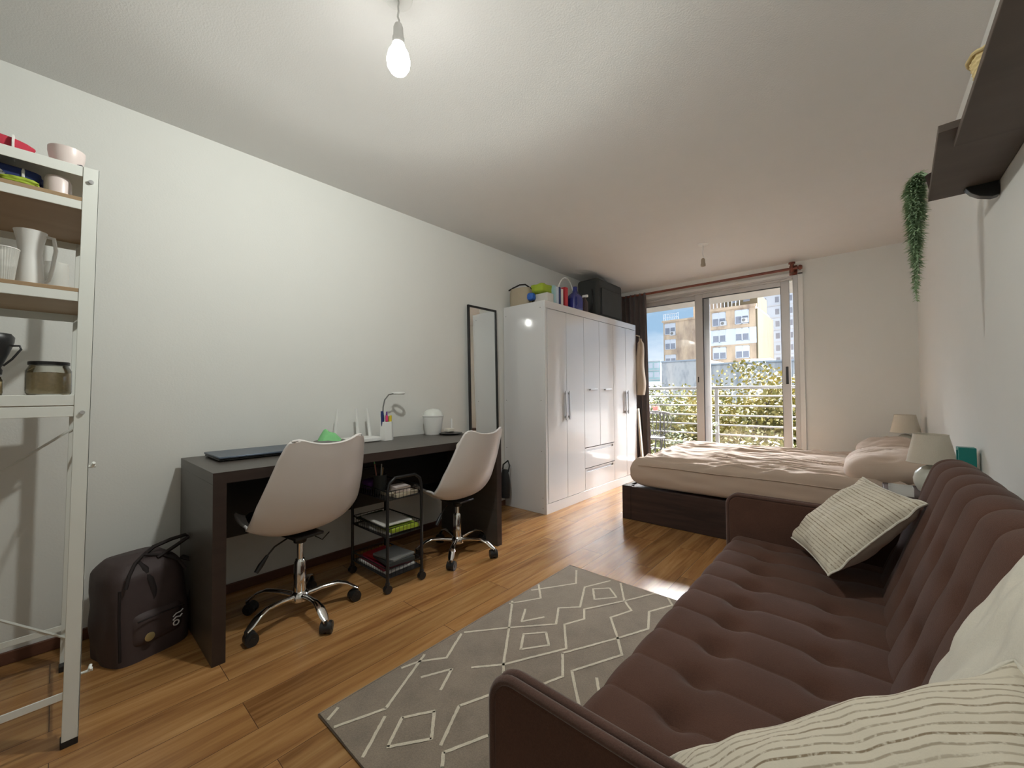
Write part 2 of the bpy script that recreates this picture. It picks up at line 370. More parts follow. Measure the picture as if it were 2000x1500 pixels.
# ------------------------------------------------------------------ room shell
XL, XR, YF, YB, H = -2.61, .375, -1.6, 5.2, 2.44
WX0, WX1, WZ = -2.48, -.515, 2.30
struct(B(XL-.15, XR+.15, YF-.15, YB+.18, -.12, 0).build('floor', 'floor', base=(0, 0, 0)))
struct(B(XL-.15, XR+.15, YF-.15, YB+.18, H, H+.12).build('ceiling', 'ceil'))
struct(B(XL-.15, XL, YF, YB, 0, H).build('wall_left', 'wall'))
struct(B(XR, XR+.15, YF, YB, 0, H).build('wall_right', 'wall'))
struct(B(XL-.15, XR+.15, YF-.15, YF, 0, H).build('wall_front', 'wall'))
wb = B(XL-.15, WX0, YB, YB+.18, 0, H); wb.box(WX1, XR+.15, YB, YB+.18, 0, H); wb.box(WX0, WX1, YB, YB+.18, WZ, H)
struct(wb.build('wall_back', 'wall'))
struct(B(XL, XL+.012, YF, YB, 0, .05).build('baseboard_left', 'skirt', bevel=.003))
struct(B(WX1+.02, XR, YB-.012, YB, 0, .05).build('baseboard_back', 'skirt', bevel=.003))
struct(B(XR-.012, XR, YF, YB, 0, .05).build('baseboard_right', 'skirt', bevel=.003))

# sliding balcony window
def window():
    t = D.objects.new('window_1', None); COL.objects.link(t); t.location = (-1.5, YB+.05, 0); t['kind'] = 'structure'
    y = YB+.03
    m = B(WX0, WX0+.05, y, y+.12, 0, WZ); m.box(WX1-.045, WX1, y-.04, y+.12, 0, WZ)
    m.box(WX0, WX1, y, y+.12, WZ-.035, WZ); m.box(WX0, WX1, y, y+.12, 0, .03); m.box(WX0, WX1, y+.055, y+.062, .03, .045)
    m.box(WX0, WX1, y-.035, y, WZ-.02, WZ+.02)
    m.build('window_frame', 'alu', t, bevel=.003)
    def sash(x0, x1, yy, wl, wr, latch, name):
        s = B(x0, x0+wl, yy, yy+.035, .035, WZ-.035); s.box(x1-wr, x1, yy, yy+.035, .035, WZ-.035)
        s.box(x0+wl, x1-wr, yy, yy+.035, .035, .11); s.box(x0+wl, x1-wr, yy, yy+.035, WZ-.085, WZ-.035)
        so_ = s.build(name, 'alu', t, bevel=.003)
        k = B(x0+wl-.004, x0+wl+.004, yy+.003, yy+.032, .11, WZ-.085); k.box(x1-wr-.004, x1-wr+.004, yy+.003, yy+.032, .11, WZ-.085)
        k.box(x0+wl, x1-wr, yy+.003, yy+.032, WZ-.092, WZ-.083)
        k.build('seal', 'aludark', so_)
        B(x0+wl, x1-wr, yy+.014, yy+.020, .11, WZ-.085).build('pane', 'glass', so_)
        lx, lw, z0, z1 = latch
        l = B(lx-lw, lx+lw, yy-.004, yy+.001, z0, z1); l.build('latch', 'black', so_, bevel=.002)
    sash(-2.43, -1.42, y+.07, .06, .11, (-1.50, .004, .5, .51), 'sliding_sash')
    sash(-1.572, -.598, y+.02, .088, .078, (-.632, .012, 1.14, 1.33), 'sliding_sash')
    B(-1.55, -1.538, y+.015, y+.021, 1.18, 1.25).build('latch', 'black', kids(t)[-1], bevel=.002)
window()
struct(B(WX1, WX1+.045, YB-.012, YB+.002, 0, WZ+.02).build('trim_1', 'white', bevel=.003))
struct(B(WX0-.05, WX1+.045, YB-.012, YB+.002, WZ+.0, WZ+.03).build('trim_2', 'white', bevel=.003))

# curtain rod
t = thing('curtain_rod', 'reddish brown wooden curtain rod above the balcony window', 'curtain rod', (-1.5, 5.08, 2.345))
MB().cyl((-2.57, 5.08, 2.345), (-.50, 5.08, 2.345), .014).build('pole', 'rod', t, smooth=40)
MB().lathe([(0, -.03), (.012, -.028), (.012, -.01), (.024, 0), (.026, .012), (.018, .028), (0, .032)], (0, 0, 0), 20).add([], []).build('finial', 'rod', t, smooth=40, world=False)
f = [c for c in kids(t) if c.name.startswith('finial')][0]; f.location = (1.01, 0, 0); f.rotation_euler = (0, PI/2, 0)
b = MB().cyl((-.55, 5.08, 2.345), (-.55, 5.185, 2.345), .014); b.cyl((-.55, 5.08, 2.30), (-.55, 5.08, 2.395), .017); b.cyl((-.55, 5.08, 2.395), (-.55, 5.08, 2.41), .03)
b.box(-.585, -.515, 5.183, 5.1995, 2.30, 2.40); b.build('bracket', 'rod', t, smooth=40)

# curtain
def curtain():
    def fn(u, v):
        x = -2.57 + .45*u; A = 2*PI*u*7; z = .03 + 2.33*v
        return Vector((x + .010*sin(A*2) + (1-v)*.035*u, 5.075 + .032*sin(A)*(.75+.25*(1-v)) + .008*noise.noise(Vector((u*6, v*3, 0))), z))
    tag(MB().grid(fn, 140, 24).build('curtain', 'curtain', smooth=80, solid=.004), 'dark taupe curtain gathered at the left of the balcony window', 'curtain')
curtain()

# ------------------------------------------------------------------ bare bulb pendant and far empty pendant
def pendant(x, y, zs, lit, label):
    t = thing('pendant_light', label, 'ceiling light', (x, y, H))
    MB().lathe([(.001, H-.014), (.03, H-.014), (.046, H-.006), (.048, H), (.001, H)], (x, y, 0)).build('ceiling_rose', 'white', t, smooth=40)
    pts = [(x+.004*sin(i*1.3), y+.003*cos(i*1.9)*(1 if 0 < i < 7 else 0), H-.01-(H-.01-zs)*i/7) for i in range(8)]; pts[-1] = (x, y, zs)
    MB().tube(pts, .0032, 8).build('cord', 'white', t, smooth=60)
    s = MB().lathe([(.005, zs+.005), (.012, zs), (.0165, zs-.012), (.0175, zs-.045), (.020, zs-.048), (.0205, zs-.07), (.013, zs-.072), (.001, zs-.06)], (x, y, 0)); s.build('socket', 'garment' if not lit else 'white', t, smooth=40)
    if lit:
        zb = zs-.068
        pr = [(.013, zb+.012), (.015, zb), (.022, zb-.012), (.034, zb-.034), (.0395, zb-.058), (.037, zb-.080), (.027, zb-.097), (.013, zb-.106), (.001, zb-.108)]
        MB().lathe(pr, (x, y, 0)).build('bulb', 'bulb', t, smooth=60)
        ld = D.lights.new('bulb_light', 'POINT'); ld.energy = BULB_POWER; ld.shadow_soft_size = .042; ld.color = (.975, 1, .94)
        # emission profile of a LED bulb: the opaque collar lets little light go straight up
        ld.use_nodes = True; n = ld.node_tree.nodes; l = ld.node_tree.links; em = [q for q in n if q.type == 'EMISSION'][0]
        tc = n.new('ShaderNodeTexCoord'); sx = n.new('ShaderNodeSeparateXYZ'); l.new(tc.outputs['Normal'], sx.inputs[0])
        mx = n.new('ShaderNodeMath'); mx.operation = 'MAXIMUM'; mx.inputs[1].default_value = .24; l.new(sx.outputs[2], mx.inputs[0])
        dv = n.new('ShaderNodeMath'); dv.operation = 'DIVIDE'; dv.inputs[1].default_value = .24; l.new(mx.outputs[0], dv.inputs[0])
        pw = n.new('ShaderNodeMath'); pw.operation = 'POWER'; pw.inputs[1].default_value = -2.7; l.new(dv.outputs[0], pw.inputs[0]); l.new(pw.outputs[0], em.inputs[1])
        lo = D.objects.new('bulb_light', ld); COL.objects.link(lo); lo.parent = t; lo.location = (0, 0, zb-.055-H)
pendant(-1.185, .77, 2.345, True, 'lit bare light bulb hanging on a short cord from the ceiling')
pendant(-1.11, 3.975, 2.305, False, 'empty bulb socket hanging from the ceiling near the balcony window')

# ------------------------------------------------------------------ wardrobe
def wardrobe():
    x0, xf, y0, y1, h = XL+.005, -2.112, 2.85, 4.72, 1.89
    t = thing('wardrobe', 'tall glossy white wardrobe with six doors and steel handles', 'wardrobe', ((x0+xf)/2, (y0+y1)/2, 0))
    c = B(x0, xf-.018, y0, y0+.025, 0, h); c.box(x0, xf-.018, y1-.025, y1, 0, h); c.box(x0, xf-.018, y0+.025, y1-.025, h-.065, h)
    c.box(x0, x0+.01, y0+.025, y1-.025, 0, h-.065); c.box(x0, xf-.03, y0+.025, y1-.025, .03, .085)
    c.box(xf-.018, xf, y0, y1, h-.065, h); c.box(xf-.018, xf, y0, y1, 0, .088); c.box(xf-.018, xf-.001, y0, y0+.028, .088, h-.065); c.box(xf-.018, xf-.001, y1-.028, y1, .088, h-.065)
    c.build('body', 'gloss', t, bevel=.002)
    B(x0+.01, xf-.035, y0+.025, y1-.025, .085, h-.065).build('interior', 'gap', t)
    ys = [y0+.031, 3.186, 3.500, 3.812, 4.125, 4.435, y1-.031]; g = .0022; z0, z1 = .092, h-.069
    def vh(door, y):
        k = B(xf+.012, xf+.022, y-.013, y+.013, .815, 1.085); k.box(xf-.001, xf+.014, y-.008, y+.008, .83, .85); k.box(xf-.001, xf+.014, y-.008, y+.008, 1.05, 1.07)
        k.build('handle', 'steel', door, bevel=.002)
    for i in range(6):
        a, b = ys[i]+g, ys[i+1]-g
        if i in (2, 3):
            d = B(xf-.018, xf, a, b, .515, z1).build('door', 'gloss', t, bevel=.0015)
            k = B(xf+.012, xf+.024, (a+b)/2-.07, (a+b)/2+.07, 1.09, 1.105); k.box(xf-.001, xf+.014, (a+b)/2-.06, (a+b)/2-.05, 1.092, 1.103); k.box(xf-.001, xf+.014, (a+b)/2+.05, (a+b)/2+.06, 1.092, 1.103)
            k.build('handle', 'steel', d, bevel=.002)
        else:
            d = B(xf-.018, xf, a, b, z0, z1).build('door', 'gloss', t, bevel=.0015)
            vh(d, b-.028 if i in (0, 4) else a+.028)
    for zz0, zz1 in ((.31, .508), (z0, .302)):
        a, b = ys[2]+g, ys[4]-g
        d = MB(); d.box(xf-.018, xf, a, b, zz0, zz1-.035); d.box(xf-.018, xf, a, a+.03, zz1-.035, zz1); d.box(xf-.018, xf, b-.03, b, zz1-.035, zz1); d.box(xf-.018, xf, a+.03, b-.03, zz1-.012, zz1)
        dd = d.build('drawer', 'gloss', t)
        B(xf-.016, xf-.012, a+.03, b-.03, zz1-.036, zz1-.011).build('recessed_pull', 'steel', dd)
    s = MB()
    for yy in (y0,):
        for xx, zz in ((x0+.03, 1.80), (xf-.05, 1.83), (x0+.03, 1.0), (xf-.05, 1.0), (x0+.03, .55), (xf-.05, .55), (x0+.03, .14), (xf-.04, .14), (xf-.04, .05)):
            MB().cyl((xx, yy-.0015, zz), (xx, yy+.002, zz), .004, n=10).build('screw_cap', 'grey', t)
wardrobe()

# things on top of the wardrobe
TOP = 1.892
def bag_box():
    t = thing('storage_bag', 'beige canvas storage bag with dark strap on top of wardrobe', 'bag', (-2.45, 2.98, TOP))
    def fn(u, v):
        a = 2*PI*u; r = (abs(cos(a))**5+abs(sin(a))**5)**(-.2); w = 1+.05*sin(PI*v)
        return Vector((-2.46+.115*w*cos(a)*r, 2.99+.10*w*sin(a)*r, TOP+.17*v+.012*noise.noise(Vector((u*5, v*4, 3)))*v))
    m = MB().grid(fn, 40, 8, True); m.add([(-2.46+.11*cos(2*PI*i/20)*1.05, 2.99+.1*sin(2*PI*i/20)*1.05, TOP+.165) for i in range(20)], [tuple(range(20))])
    m.build('body', 'beige', t, smooth=60)
    B(-2.342, -2.338, 2.96, 2.966, TOP+.01, TOP+.165).build('seam', 'strap', t)
    MB().tube([(-2.57, 2.89, TOP+.165), (-2.52, 2.90, TOP+.185), (-2.44, 2.90, TOP+.20), (-2.38, 2.91, TOP+.195), (-2.345, 2.95, TOP+.16), (-2.33, 3.02, TOP+.135), (-2.33, 3.08, TOP+.13)], .007, 8).build('strap', 'strap', t, smooth=60)
bag_box()
def soft(name, c, s, m, label, cat, group=None, seed=0, rot=0, p=4, amp=.15, parent=None):
    c = Vector(c); R = rotm(rot)
    def fn(u, v):
        a = 2*PI*u; b = PI*(v-.5); cx = cos(b)
        d = Vector((cx*cos(a), cx*sin(a), sin(b)))
        k = (abs(d.x)**p+abs(d.y)**p+abs(d.z)**p)**(-1/p); d *= k
        d *= 1+amp*noise.noise(d*2.2+Vector((seed, seed*2, 0)))
        return c+R @ Vector((d.x*s[0], d.y*s[1], d.z*s[2]))
    o = MB().grid(fn, 36, 18, True).build(name, m, parent, smooth=70)
    if parent is None: tag(o, label, cat, group)
    return o
soft('folded_cloth', (-2.24, 2.99, TOP+.135), (.075, .10, .045), 'lime', 'lime green folded cloth on white pile atop wardrobe', 'cloth', seed=3)
tag(B(-2.29, -2.135, 2.925, 3.025, TOP, TOP+.088).build('storage_box', 'paper', bevel=.01), 'white folded pack beneath the green cloth on the wardrobe', 'box')
soft('cloth_bundle', (-2.29, 2.885, TOP+.06), (.035, .03, .032), 'sky_blue', 'small bright blue cloth bundle at front corner of wardrobe top', 'cloth', seed=5)
bk = [('teal_b', .035, .17, 'pale aqua spine'), ('palew', .045, .165, 'white spine'), ('navy', .035, .17, 'dark blue spine'), ('paper', .04, .16, 'off white spine'), ('red', .05, .19, 'red spine')]
y = 3.035
for i, (m_, w, h_, d_) in enumerate(bk):
    if i == 4: y += .03
    tag(B(-2.30, -2.14, y, y+w-.003, TOP, TOP+h_).build('book', m_, bevel=.002), 'upright book with %s in the row on the wardrobe' % d_, 'book', 'books on the wardrobe'); y += w
def jug(x, y):
    t = thing('detergent_jug', 'dark blue plastic detergent jug on the wardrobe', 'bottle', (x, y, TOP))
    def fn(u, v):
        a = 2*PI*u; k = (abs(cos(a))**4+abs(sin(a))**4)**(-.25)
        pr = [(0, .9), (.04, 1), (.55, 1), (.72, .9), (.86, .5), (.9, .35), (1, .33)]
        for (a0, r0), (a1, r1) in zip(pr, pr[1:]):
            if a0 <= v <= a1: r = r0+(r1-r0)*(v-a0)/(a1-a0); break
        return Vector((x+.055*r*cos(a)*k, y+.085*r*sin(a)*k, TOP+.20*v))
    MB().grid(fn, 32, 24, True).build('body', 'blue', t, smooth=50)
    MB().lathe([(.022, TOP+.195), (.022, TOP+.235), (.018, TOP+.24), (.001, TOP+.24)], (x, y, 0)).build('cap', 'blue', t, smooth=40)
    MB().tube([(x+.05, y-.055, TOP+.12), (x+.062, y-.06, TOP+.10), (x+.062, y-.06, TOP+.05), (x+.05, y-.055, TOP+.04)], .008, 8).build('handle', 'blue', t, smooth=60)
jug(-2.175, 3.45)
t = thing('spray_bottle', 'dark bottle with white trigger head beside the blue jug', 'bottle', (-2.17, 3.62, TOP))
MB().lathe([(.001, TOP), (.035, TOP), (.037, TOP+.02), (.036, TOP+.11), (.014, TOP+.145), (.014, TOP+.16)], (-2.17, 3.62, 0)).build('body', 'plum', t, smooth=40)
B(-2.19, -2.13, 3.608, 3.632, TOP+.16, TOP+.185).build('trigger_head', 'white', t, bevel=.004)
tag(B(-2.44, -2.32, 3.24, 3.42, TOP, TOP+.17).build('storage_box', 'bwhite', bevel=.01), 'pale box standing behind the books on the wardrobe', 'box')
t = thing('hanger_hoop', 'white plastic hoop arching over the bottles on the wardrobe', 'hoop', (-2.35, 3.55, TOP))
MB().tube([(-2.34+.05*cos(a), 3.55-.26*cos(a), TOP+.01+.37*sin(a)) for a in [PI*i/18 for i in range(19)]], .008, 8).build('rim', 'white', t, smooth=60)
def suitcase():
    t = thing('suitcase', 'dark grey soft suitcase standing at far end of wardrobe top', 'suitcase', (-2.36, 4.28, TOP))
    B(-2.50, -2.22, 4.0, 4.60, TOP+.015, TOP+.47).build('body', 'dgrey', t, bevel=.04, seg=4)
    B(-2.222, -2.205, 4.06, 4.54, TOP+.05, TOP+.36).build('front_pocket', 'dgrey', t, bevel=.02)
    MB().tube([(-2.30, 3.998, TOP+.12), (-2.28, 3.975, TOP+.16), (-2.28, 3.975, TOP+.30), (-2.30, 3.998, TOP+.34)], .009, 8).build('handle', 'bmetal', t, smooth=60)
    for xx in (-2.46, -2.26):
        for yy in (4.05, 4.55): MB().cyl((xx, yy, TOP), (xx, yy, TOP+.02), .014).build('foot', 'black', t)
suitcase()
# garment and board by the curtain
def garment():
    def fn(u, v):
        a = 2*PI*u; w = .045+.05*v*(1-v)*2+.03*(1-v)
        if v > .93: w *= .5
        return Vector((-2.095+.6*w*cos(a)+.01*sin(9*v), 4.80+w*sin(a)*.8+.008*sin(a*4), 1.03+.70*v))
    o = MB().grid(fn, 32, 24, True); o.tube([(-2.10, 4.80, 1.71), (-2.10, 4.80, 1.76), (-2.11, 4.72, 1.765)], .008, 8)
    tag(o.build('knit_garment', 'garment', smooth=60), 'beige knitted garment hanging at the far end of the wardrobe', 'garment')
garment()
o = B(-2.28, -2.26, 4.74, 5.0, 0, .86).build('leaning_board', 'cream', bevel=.004)
o.location = (-2.10, 4.88, 0); o.rotation_euler = (0, math.radians(-4), math.radians(20)); tag(o, 'pale board leaning between wardrobe and curtain', 'board')

# ------------------------------------------------------------------ mirror
def mirror():
    t = thing('standing_mirror', 'tall narrow mirror with black frame leaning on the left wall', 'mirror', (-2.555, 2.535, 0))
    w, h = .178, 1.84
    f = B(0, .02, -w, -w+.018, 0, h); f.box(0, .02, w-.018, w, 0, h); f.box(0, .02, -w+.018, w-.018, h-.018, h); f.box(0, .02, -w+.018, w-.018, 0, .018)
    f.build('frame', 'bmetal', t, bevel=.002, world=False)
    B(.004, .012, -w+.016, w-.016, .016, h-.016).build('mirror_pane', 'mirror', t, world=False)
    t.rotation_euler = (0, math.radians(-1.0), 0)
mirror()

# ------------------------------------------------------------------ desk
def desk():
    t = thing('desk', 'long dark brown desk with thick side panels against the wall', 'desk', (-2.27, 1.25, 0))
    x0, x1, y0, y1, h, k = -2.56, -1.948, .418, 2.095, .76, .046
    a = B(x0, x1-.001, y0, y1, h-k, h); a.build('desktop', 'desk', t, bevel=.001)
    for yy in (y0, y1-k): B(x0, x1-.001, yy, yy+k, 0, h-k).build('side_panel', 'desk', t, bevel=.001)
    e = B(x1-.001, x1, y0, y1, h-k, h); e.box(x1-.001, x1, y0, y0+k, 0, h-k); e.box(x1-.001, x1, y1-k, y1, 0, h-k); e.build('edge_band', 'deskfront', t)
    B(x0+.06, x0+.08, y0+k, y1-k, .335, h-k).build('modesty_panel', 'black', t)
desk()
def laptop():
    t = thing('laptop', 'closed blue grey laptop lying on the near end of the desk', 'laptop', (-2.37, .71, .76))
    B(-2.515, -2.245, .505, .90, .764, .773).build('base', 'black', t, bevel=.003)
    B(-2.518, -2.238, .502, .904, .774, .784).build('lid', 'laptop', t, bevel=.003)
    for xx in (-2.50, -2.26):
        for yy in (.52, .88): MB().cyl((xx, yy, .7595), (xx, yy, .765), .008).build('foot', 'black', t)
laptop()
soft('folded_bag', (-2.30, 1.04, .786), (.07, .085, .026), 'grey', 'dark grey folded pouch under the green cloth on the desk', 'pouch', seed=2)
def cloth_heap():
    def fn(u, v):
        a = 2*PI*u; r = v
        z = .812+.035*(1-r**2)+.028*math.exp(-((r*cos(a)+.2)**2+(r*sin(a)+.35)**2)*9)-.018*r**3
        return Vector((-2.30+.062*r*cos(a)*(1+.12*sin(3*a)), 1.04+.075*r*sin(a)*(1+.12*cos(2*a)), z+.008*noise.noise(Vector((r*cos(a)*3, r*sin(a)*3, 4)))))
    tag(MB().grid(fn, 40, 12, True).build('cleaning_cloth', 'green', smooth=60, solid=.004), 'crumpled mint green cloth on the desk behind the near chair', 'cloth')
cloth_heap()
def router():
    t = thing('wifi_router', 'white router with upright antennas on the desk by the wall', 'router', (-2.46, 1.27, .76))
    B(-2.53, -2.39, 1.13, 1.42, .762, .79).build('body', 'white', t, bevel=.006)
    for yy, l in ((1.16, .02), (1.315, -.01), (1.40, -.02)):
        MB().tube([(-2.50, yy, .785), (-2.505, yy+l, .975)], [.012, .008], 8).build('antenna', 'white', t, smooth=40)
router()
def desk_lamp():
    x, y = -2.42, 1.475
    t = thing('desk_lamp', 'small white ring head desk lamp with pen holder base', 'lamp', (x, y, .76))
    r = .042; m = MB()
    P = [(r*cos(PI/3*i+.3), r*sin(PI/3*i+.3)) for i in range(6)]
    def wall(k, z): return [(x+k*p[0], y+k*p[1], z) for p in P]
    rings = [wall(1.12, .760), wall(1.0, .885), wall(.90, .885), wall(.95, .775)]
    vs = sum(rings, []); fs = [tuple(range(6)), tuple(range(18, 24))]
    for q in range(3):
        for i in range(6): fs.append((q*6+i, q*6+(i+1) % 6, q*6+6+(i+1) % 6, q*6+6+i))
    m.add(vs, fs); m.build('pen_holder_base', 'white', t, bevel=.002)
    pts = [(x-.025, y-.015, .78), (x-.03, y-.012, .90), (x-.035, y-.005, .98), (x-.04, y+.01, 1.03), (x-.045, y+.045, 1.065), (x-.05, y+.09, 1.072)]
    MB().tube(pts, .0045, 8).build('flexible_neck', 'grey', t, smooth=60)
    c = Vector((x-.05, y+.125, 1.074))
    o = MB().tube([c+Vector((.036*cos(a), .036*sin(a), .0)) for a in [2*PI*i/32 for i in range(32)]], .009, 8, closed=True); o.build('ring_head', 'white', t, smooth=60)
    return x, y
px_, py_ = desk_lamp()
for dx, dy, m_, h_, lab, w in ((.0, -.026, 'navy', .955, 'navy blue marker standing in the white pen holder', .010), (.012, -.006, 'pink', .925, 'bright pink highlighter standing in the white pen holder', .009), (.012, .016, 'yellow', .925, 'yellow highlighter standing in the white pen holder', .009), (-.01, .024, 'lime', .92, 'lime green highlighter standing in the white pen holder', .009), (-.012, .008, 'purple', .95, 'slim purple pen standing in the white pen holder', .005)):
    t = thing('marker_pen', lab, 'pen', (px_+dx, py_+dy, .776), group='pens in the holder')
    MB().cyl((px_+dx, py_+dy, .776), (px_+dx*1.2, py_+dy*1.2, h_-.035), w).build('barrel', 'red' if m_ == 'pink' else m_, t, smooth=40)
    MB().tube([(px_+dx*1.2, py_+dy*1.2, h_-.035), (px_+dx*1.3, py_+dy*1.3, h_)], [w*1.08, w*.9], 12).build('cap', m_, t, smooth=40)
def bucket():
    x, y = -2.47, 1.90
    t = thing('desk_bin', 'small white bucket with domed paper top at far end of desk', 'bucket', (x, y, .76))
    MB().lathe([(.001, .761), (.058, .761), (.060, .765), (.077, .895), (.082, .898), (.082, .906), (.075, .906), (.072, .895), (.056, .77), (.001, .77)], (x, y, 0), 36).build('body', 'white', t, smooth=40)
    MB().lathe([(.074, .896), (.066, .93), (.04, .95), (.001, .956)], (x, y, 0), 30).build('dome_lid', 'wmetal', t, smooth=60)
bucket()
tag(B(-2.44, -2.39, 1.98, 2.045, .775, .80).build('soap_block', 'cream', bevel=.006), 'small pale block on the dark plate beside the white bucket', 'block')
tag(MB().lathe([(.001, .761), (.06, .761), (.085, .768), (.087, .773), (.06, .769), (.001, .7685)], (-2.36, 1.98, 0), 32).build('plate', 'bmetal', smooth=40), 'flat dark round plate at the far end of the desk', 'plate')
tag(MB().cyl((-2.45, 2.065, .761), (-2.45, 2.065, .87), .008, n=12).build('candle', 'white', smooth=40), 'thin white candle standing in front of the mirror', 'candle')
# black cords under desk
tag(MB().tube([(-2.595, .95, .36), (-2.585, 1.0, .30), (-2.58, 1.03, .24), (-2.585, 1.08, .19), (-2.58, 1.12, .16), (-2.57, 1.16, .20)], .003, 6).build('power_cord', 'black', smooth=60), 'thin black cord hanging on the wall below the desk', 'cord')
# black bag between mirror and wardrobe
def hbag():
    X, Yc = -2.53, 2.77
    t = thing('hanging_bag', 'narrow black bag hanging between mirror and wardrobe', 'bag', (X, Yc, .1))
    def fn(u, v):
        a = 2*PI*u; w = .9-.25*(v-.35)**2*4
        return Vector((X+.065*w*cos(a), Yc+.035*w*sin(a)*(1+.15*sin(3*a)), .10+.26*v))
    m = MB().grid(fn, 28, 14, True); m.add([fn(i/28, 0) for i in range(28)], [tuple(range(28))]); m.add([fn(i/28, 1) for i in range(28)], [tuple(range(28))])
    m.build('body', 'black', t, smooth=60)
    MB().tube([(X+.04, Yc, .34), (X+.05, Yc+.01, .40), (X+.02, Yc+.02, .44), (X-.03, Yc+.01, .40), (X-.03, Yc, .34)], .007, 8).build('strap', 'black', t, smooth=60)
hbag()

# ------------------------------------------------------------------ swivel chairs
def chair(loc, rz, dz, legang, label):
    t = thing('swivel_chair', label, 'chair', (loc[0], loc[1], 0), rz, 'white shell swivel chairs at the desk')
    zs = .41+dz   # underside of the shell
    # local frame: the chair faces -x
    prof = [(-.235, .055), (-.215, .042), (-.15, .018), (-.06, .002), (.03, .004), (.10, .028), (.150, .075), (.185, .14), (.212, .21), (.236, .29), (.258, .37), (.272, .43), (.276, .445)]
    def cr(pts, s):
        n = len(pts)-1; f = s*n; i = min(int(f), n-1); f -= i
        P = [Vector((*pts[max(0, min(n, i+k))], 0)) for k in (-1, 0, 1, 2)]
        return (2*P[1] + (P[2]-P[0])*f + (2*P[0]-5*P[1]+4*P[2]-P[3])*f*f + (3*P[1]-P[0]-3*P[2]+P[3])*f**3)/2
    hw = [.165, .20, .232, .250, .262, .270, .270, .262, .248, .230, .211, .190, .166]
    def fn(u, v):
        p = cr(prof, v); w = cr([(a, 0) for a in hw], v).x; s = 2*u-1
        wing = max(0, min(1, (v-.30)/.18)); wing = wing*wing*(3-2*wing)
        seat = max(0, min(1, (v)/.15))*(1-wing*.55)
        up = abs(s)**2.6
        x = p.x - wing*.075*abs(s)**2.0*(1-max(0, v-.6)*1.7); z = zs+p.y + seat*.085*up
        if v > .80: k_ = (v-.8)/.2; z += k_*(.010*s*s - .030*abs(s)**9 - .006)
        if v < .1: x += (.1-v)/.1*.02*s*s
        return Vector((x, s*w*(1-.04*up), z))
    MB().grid(fn, 40, 60).build('shell', 'shell', t, smooth=80, solid=.012, world=False)
    def pad(u, v):
        q = fn(.12+.76*u, .03+.43*v); e = min(1, 8*u, 8*(1-u), 8*v, 8*(1-v))
        return q+Vector((0, 0, .006+.022*math.sqrt(max(0, e))))
    MB().grid(pad, 20, 20).build('seat_pad', 'black', t, smooth=80, world=False, solid=.004)
    u_ = B(-.09, .09, -.07, .07, zs-.022, zs-.008); u_.cyl((0, 0, zs-.06), (0, 0, zs-.02), .028, .034); u_.build('seat_plate', 'black', t, bevel=.004, world=False)
    MB().cyl((0, 0, .20), (0, 0, zs-.05), .0145).build('gas_lift', 'chrome', t, smooth=40, world=False)
    MB().lathe([(.001, .085), (.026, .085), (.029, .10), (.026, .26), (.020, .27), (.001, .27)], (0, 0, 0)).build('column', 'chrome', t, smooth=40, world=False)
    l = MB().tube([(-.02, -.05, zs-.03), (0, -.12, zs-.045), (.01, -.16, zs-.075)], .004, 8); l.build('lever', 'bmetal', t, smooth=60, world=False)
    lg = MB().tube([(.01, -.155, zs-.07), (.012, -.185, zs-.105), (.013, -.205, zs-.13)], [.007, .012, .010], 10); lg.build('lever_grip', 'black', t, smooth=60, world=False)
    MB().lathe([(.001, .062), (.025, .064), (.042, .075), (.045, .095), (.036, .112), (.030, .118), (.001, .118)], (0, 0, 0)).build('hub', 'chrome', t, smooth=40, world=False)
    for i in range(5):
        a = math.radians(legang+72*i)-rz; d = Vector((cos(a), sin(a), 0)); n = Vector((-sin(a), cos(a), 0)); R = .262
        def leg(u, v, d=d, n=n):
            A = 2*PI*u; k = [(0.02, .094, .014, .014), (.10, .108, .013, .011), (.17, .112, .015, .009), (.215, .098, .020, .008), (.245, .075, .019, .008), (.268, .058, .013, .008)]
            f = v*5; j = min(4, int(f)); f -= j; q = [k[j][m]+(k[j+1][m]-k[j][m])*f for m in range(4)]
            return d*q[0]+n*(q[2]*cos(A))+Vector((0, 0, q[1]+q[3]*sin(A)))
        m = MB().grid(leg, 16, 15, True); m.add([leg(j/16, 1) for j in range(16)], [tuple(range(16))])
        lo = m.build('leg', 'chrome', t, smooth=50, world=False)
        sw = random.uniform(-60, 60); e = rotm(sw) @ n; g = rotm(sw) @ d; c = d*R - g*.012
        w = MB()
        for sgn in (-1, 1): w.cyl(c+e*(.006*sgn)+Vector((0, 0, .026)), c+e*(.024*sgn)+Vector((0, 0, .026)), .026, n=24)
        w.tube([c+e*.027+Vector((0, 0, .026)), c-e*.027+Vector((0, 0, .026))], .012, 12)
        w.tube([c+g*.014+Vector((0, 0, .034)), c+g*.016+Vector((0, 0, .064))], [.009, .008], 10)
        hood = [c+e*.020+Vector((0, 0, .026))+g*.027*cos(A)+Vector((0, 0, .029*sin(A))) for A in [PI*(-.1+1.1*j/10) for j in range(11)]]
        w.prism(hood, -e*.040)
        w.build('caster', 'black', lo, smooth=35, world=False)
    return t
chair((-2.09, .80), math.radians(8), 0, -70, 'white shell swivel chair at the near end of the desk')
chair((-2.07, 1.79), math.radians(6), -.035, -50, 'white shell swivel chair at the far end of the desk, near mirror')

soft('chair_cushion', (-1.905, 1.735, .70), (.015, .085, .075), 'cream', 'small cream cushion leaning in the far swivel chair', 'cushion', seed=3)

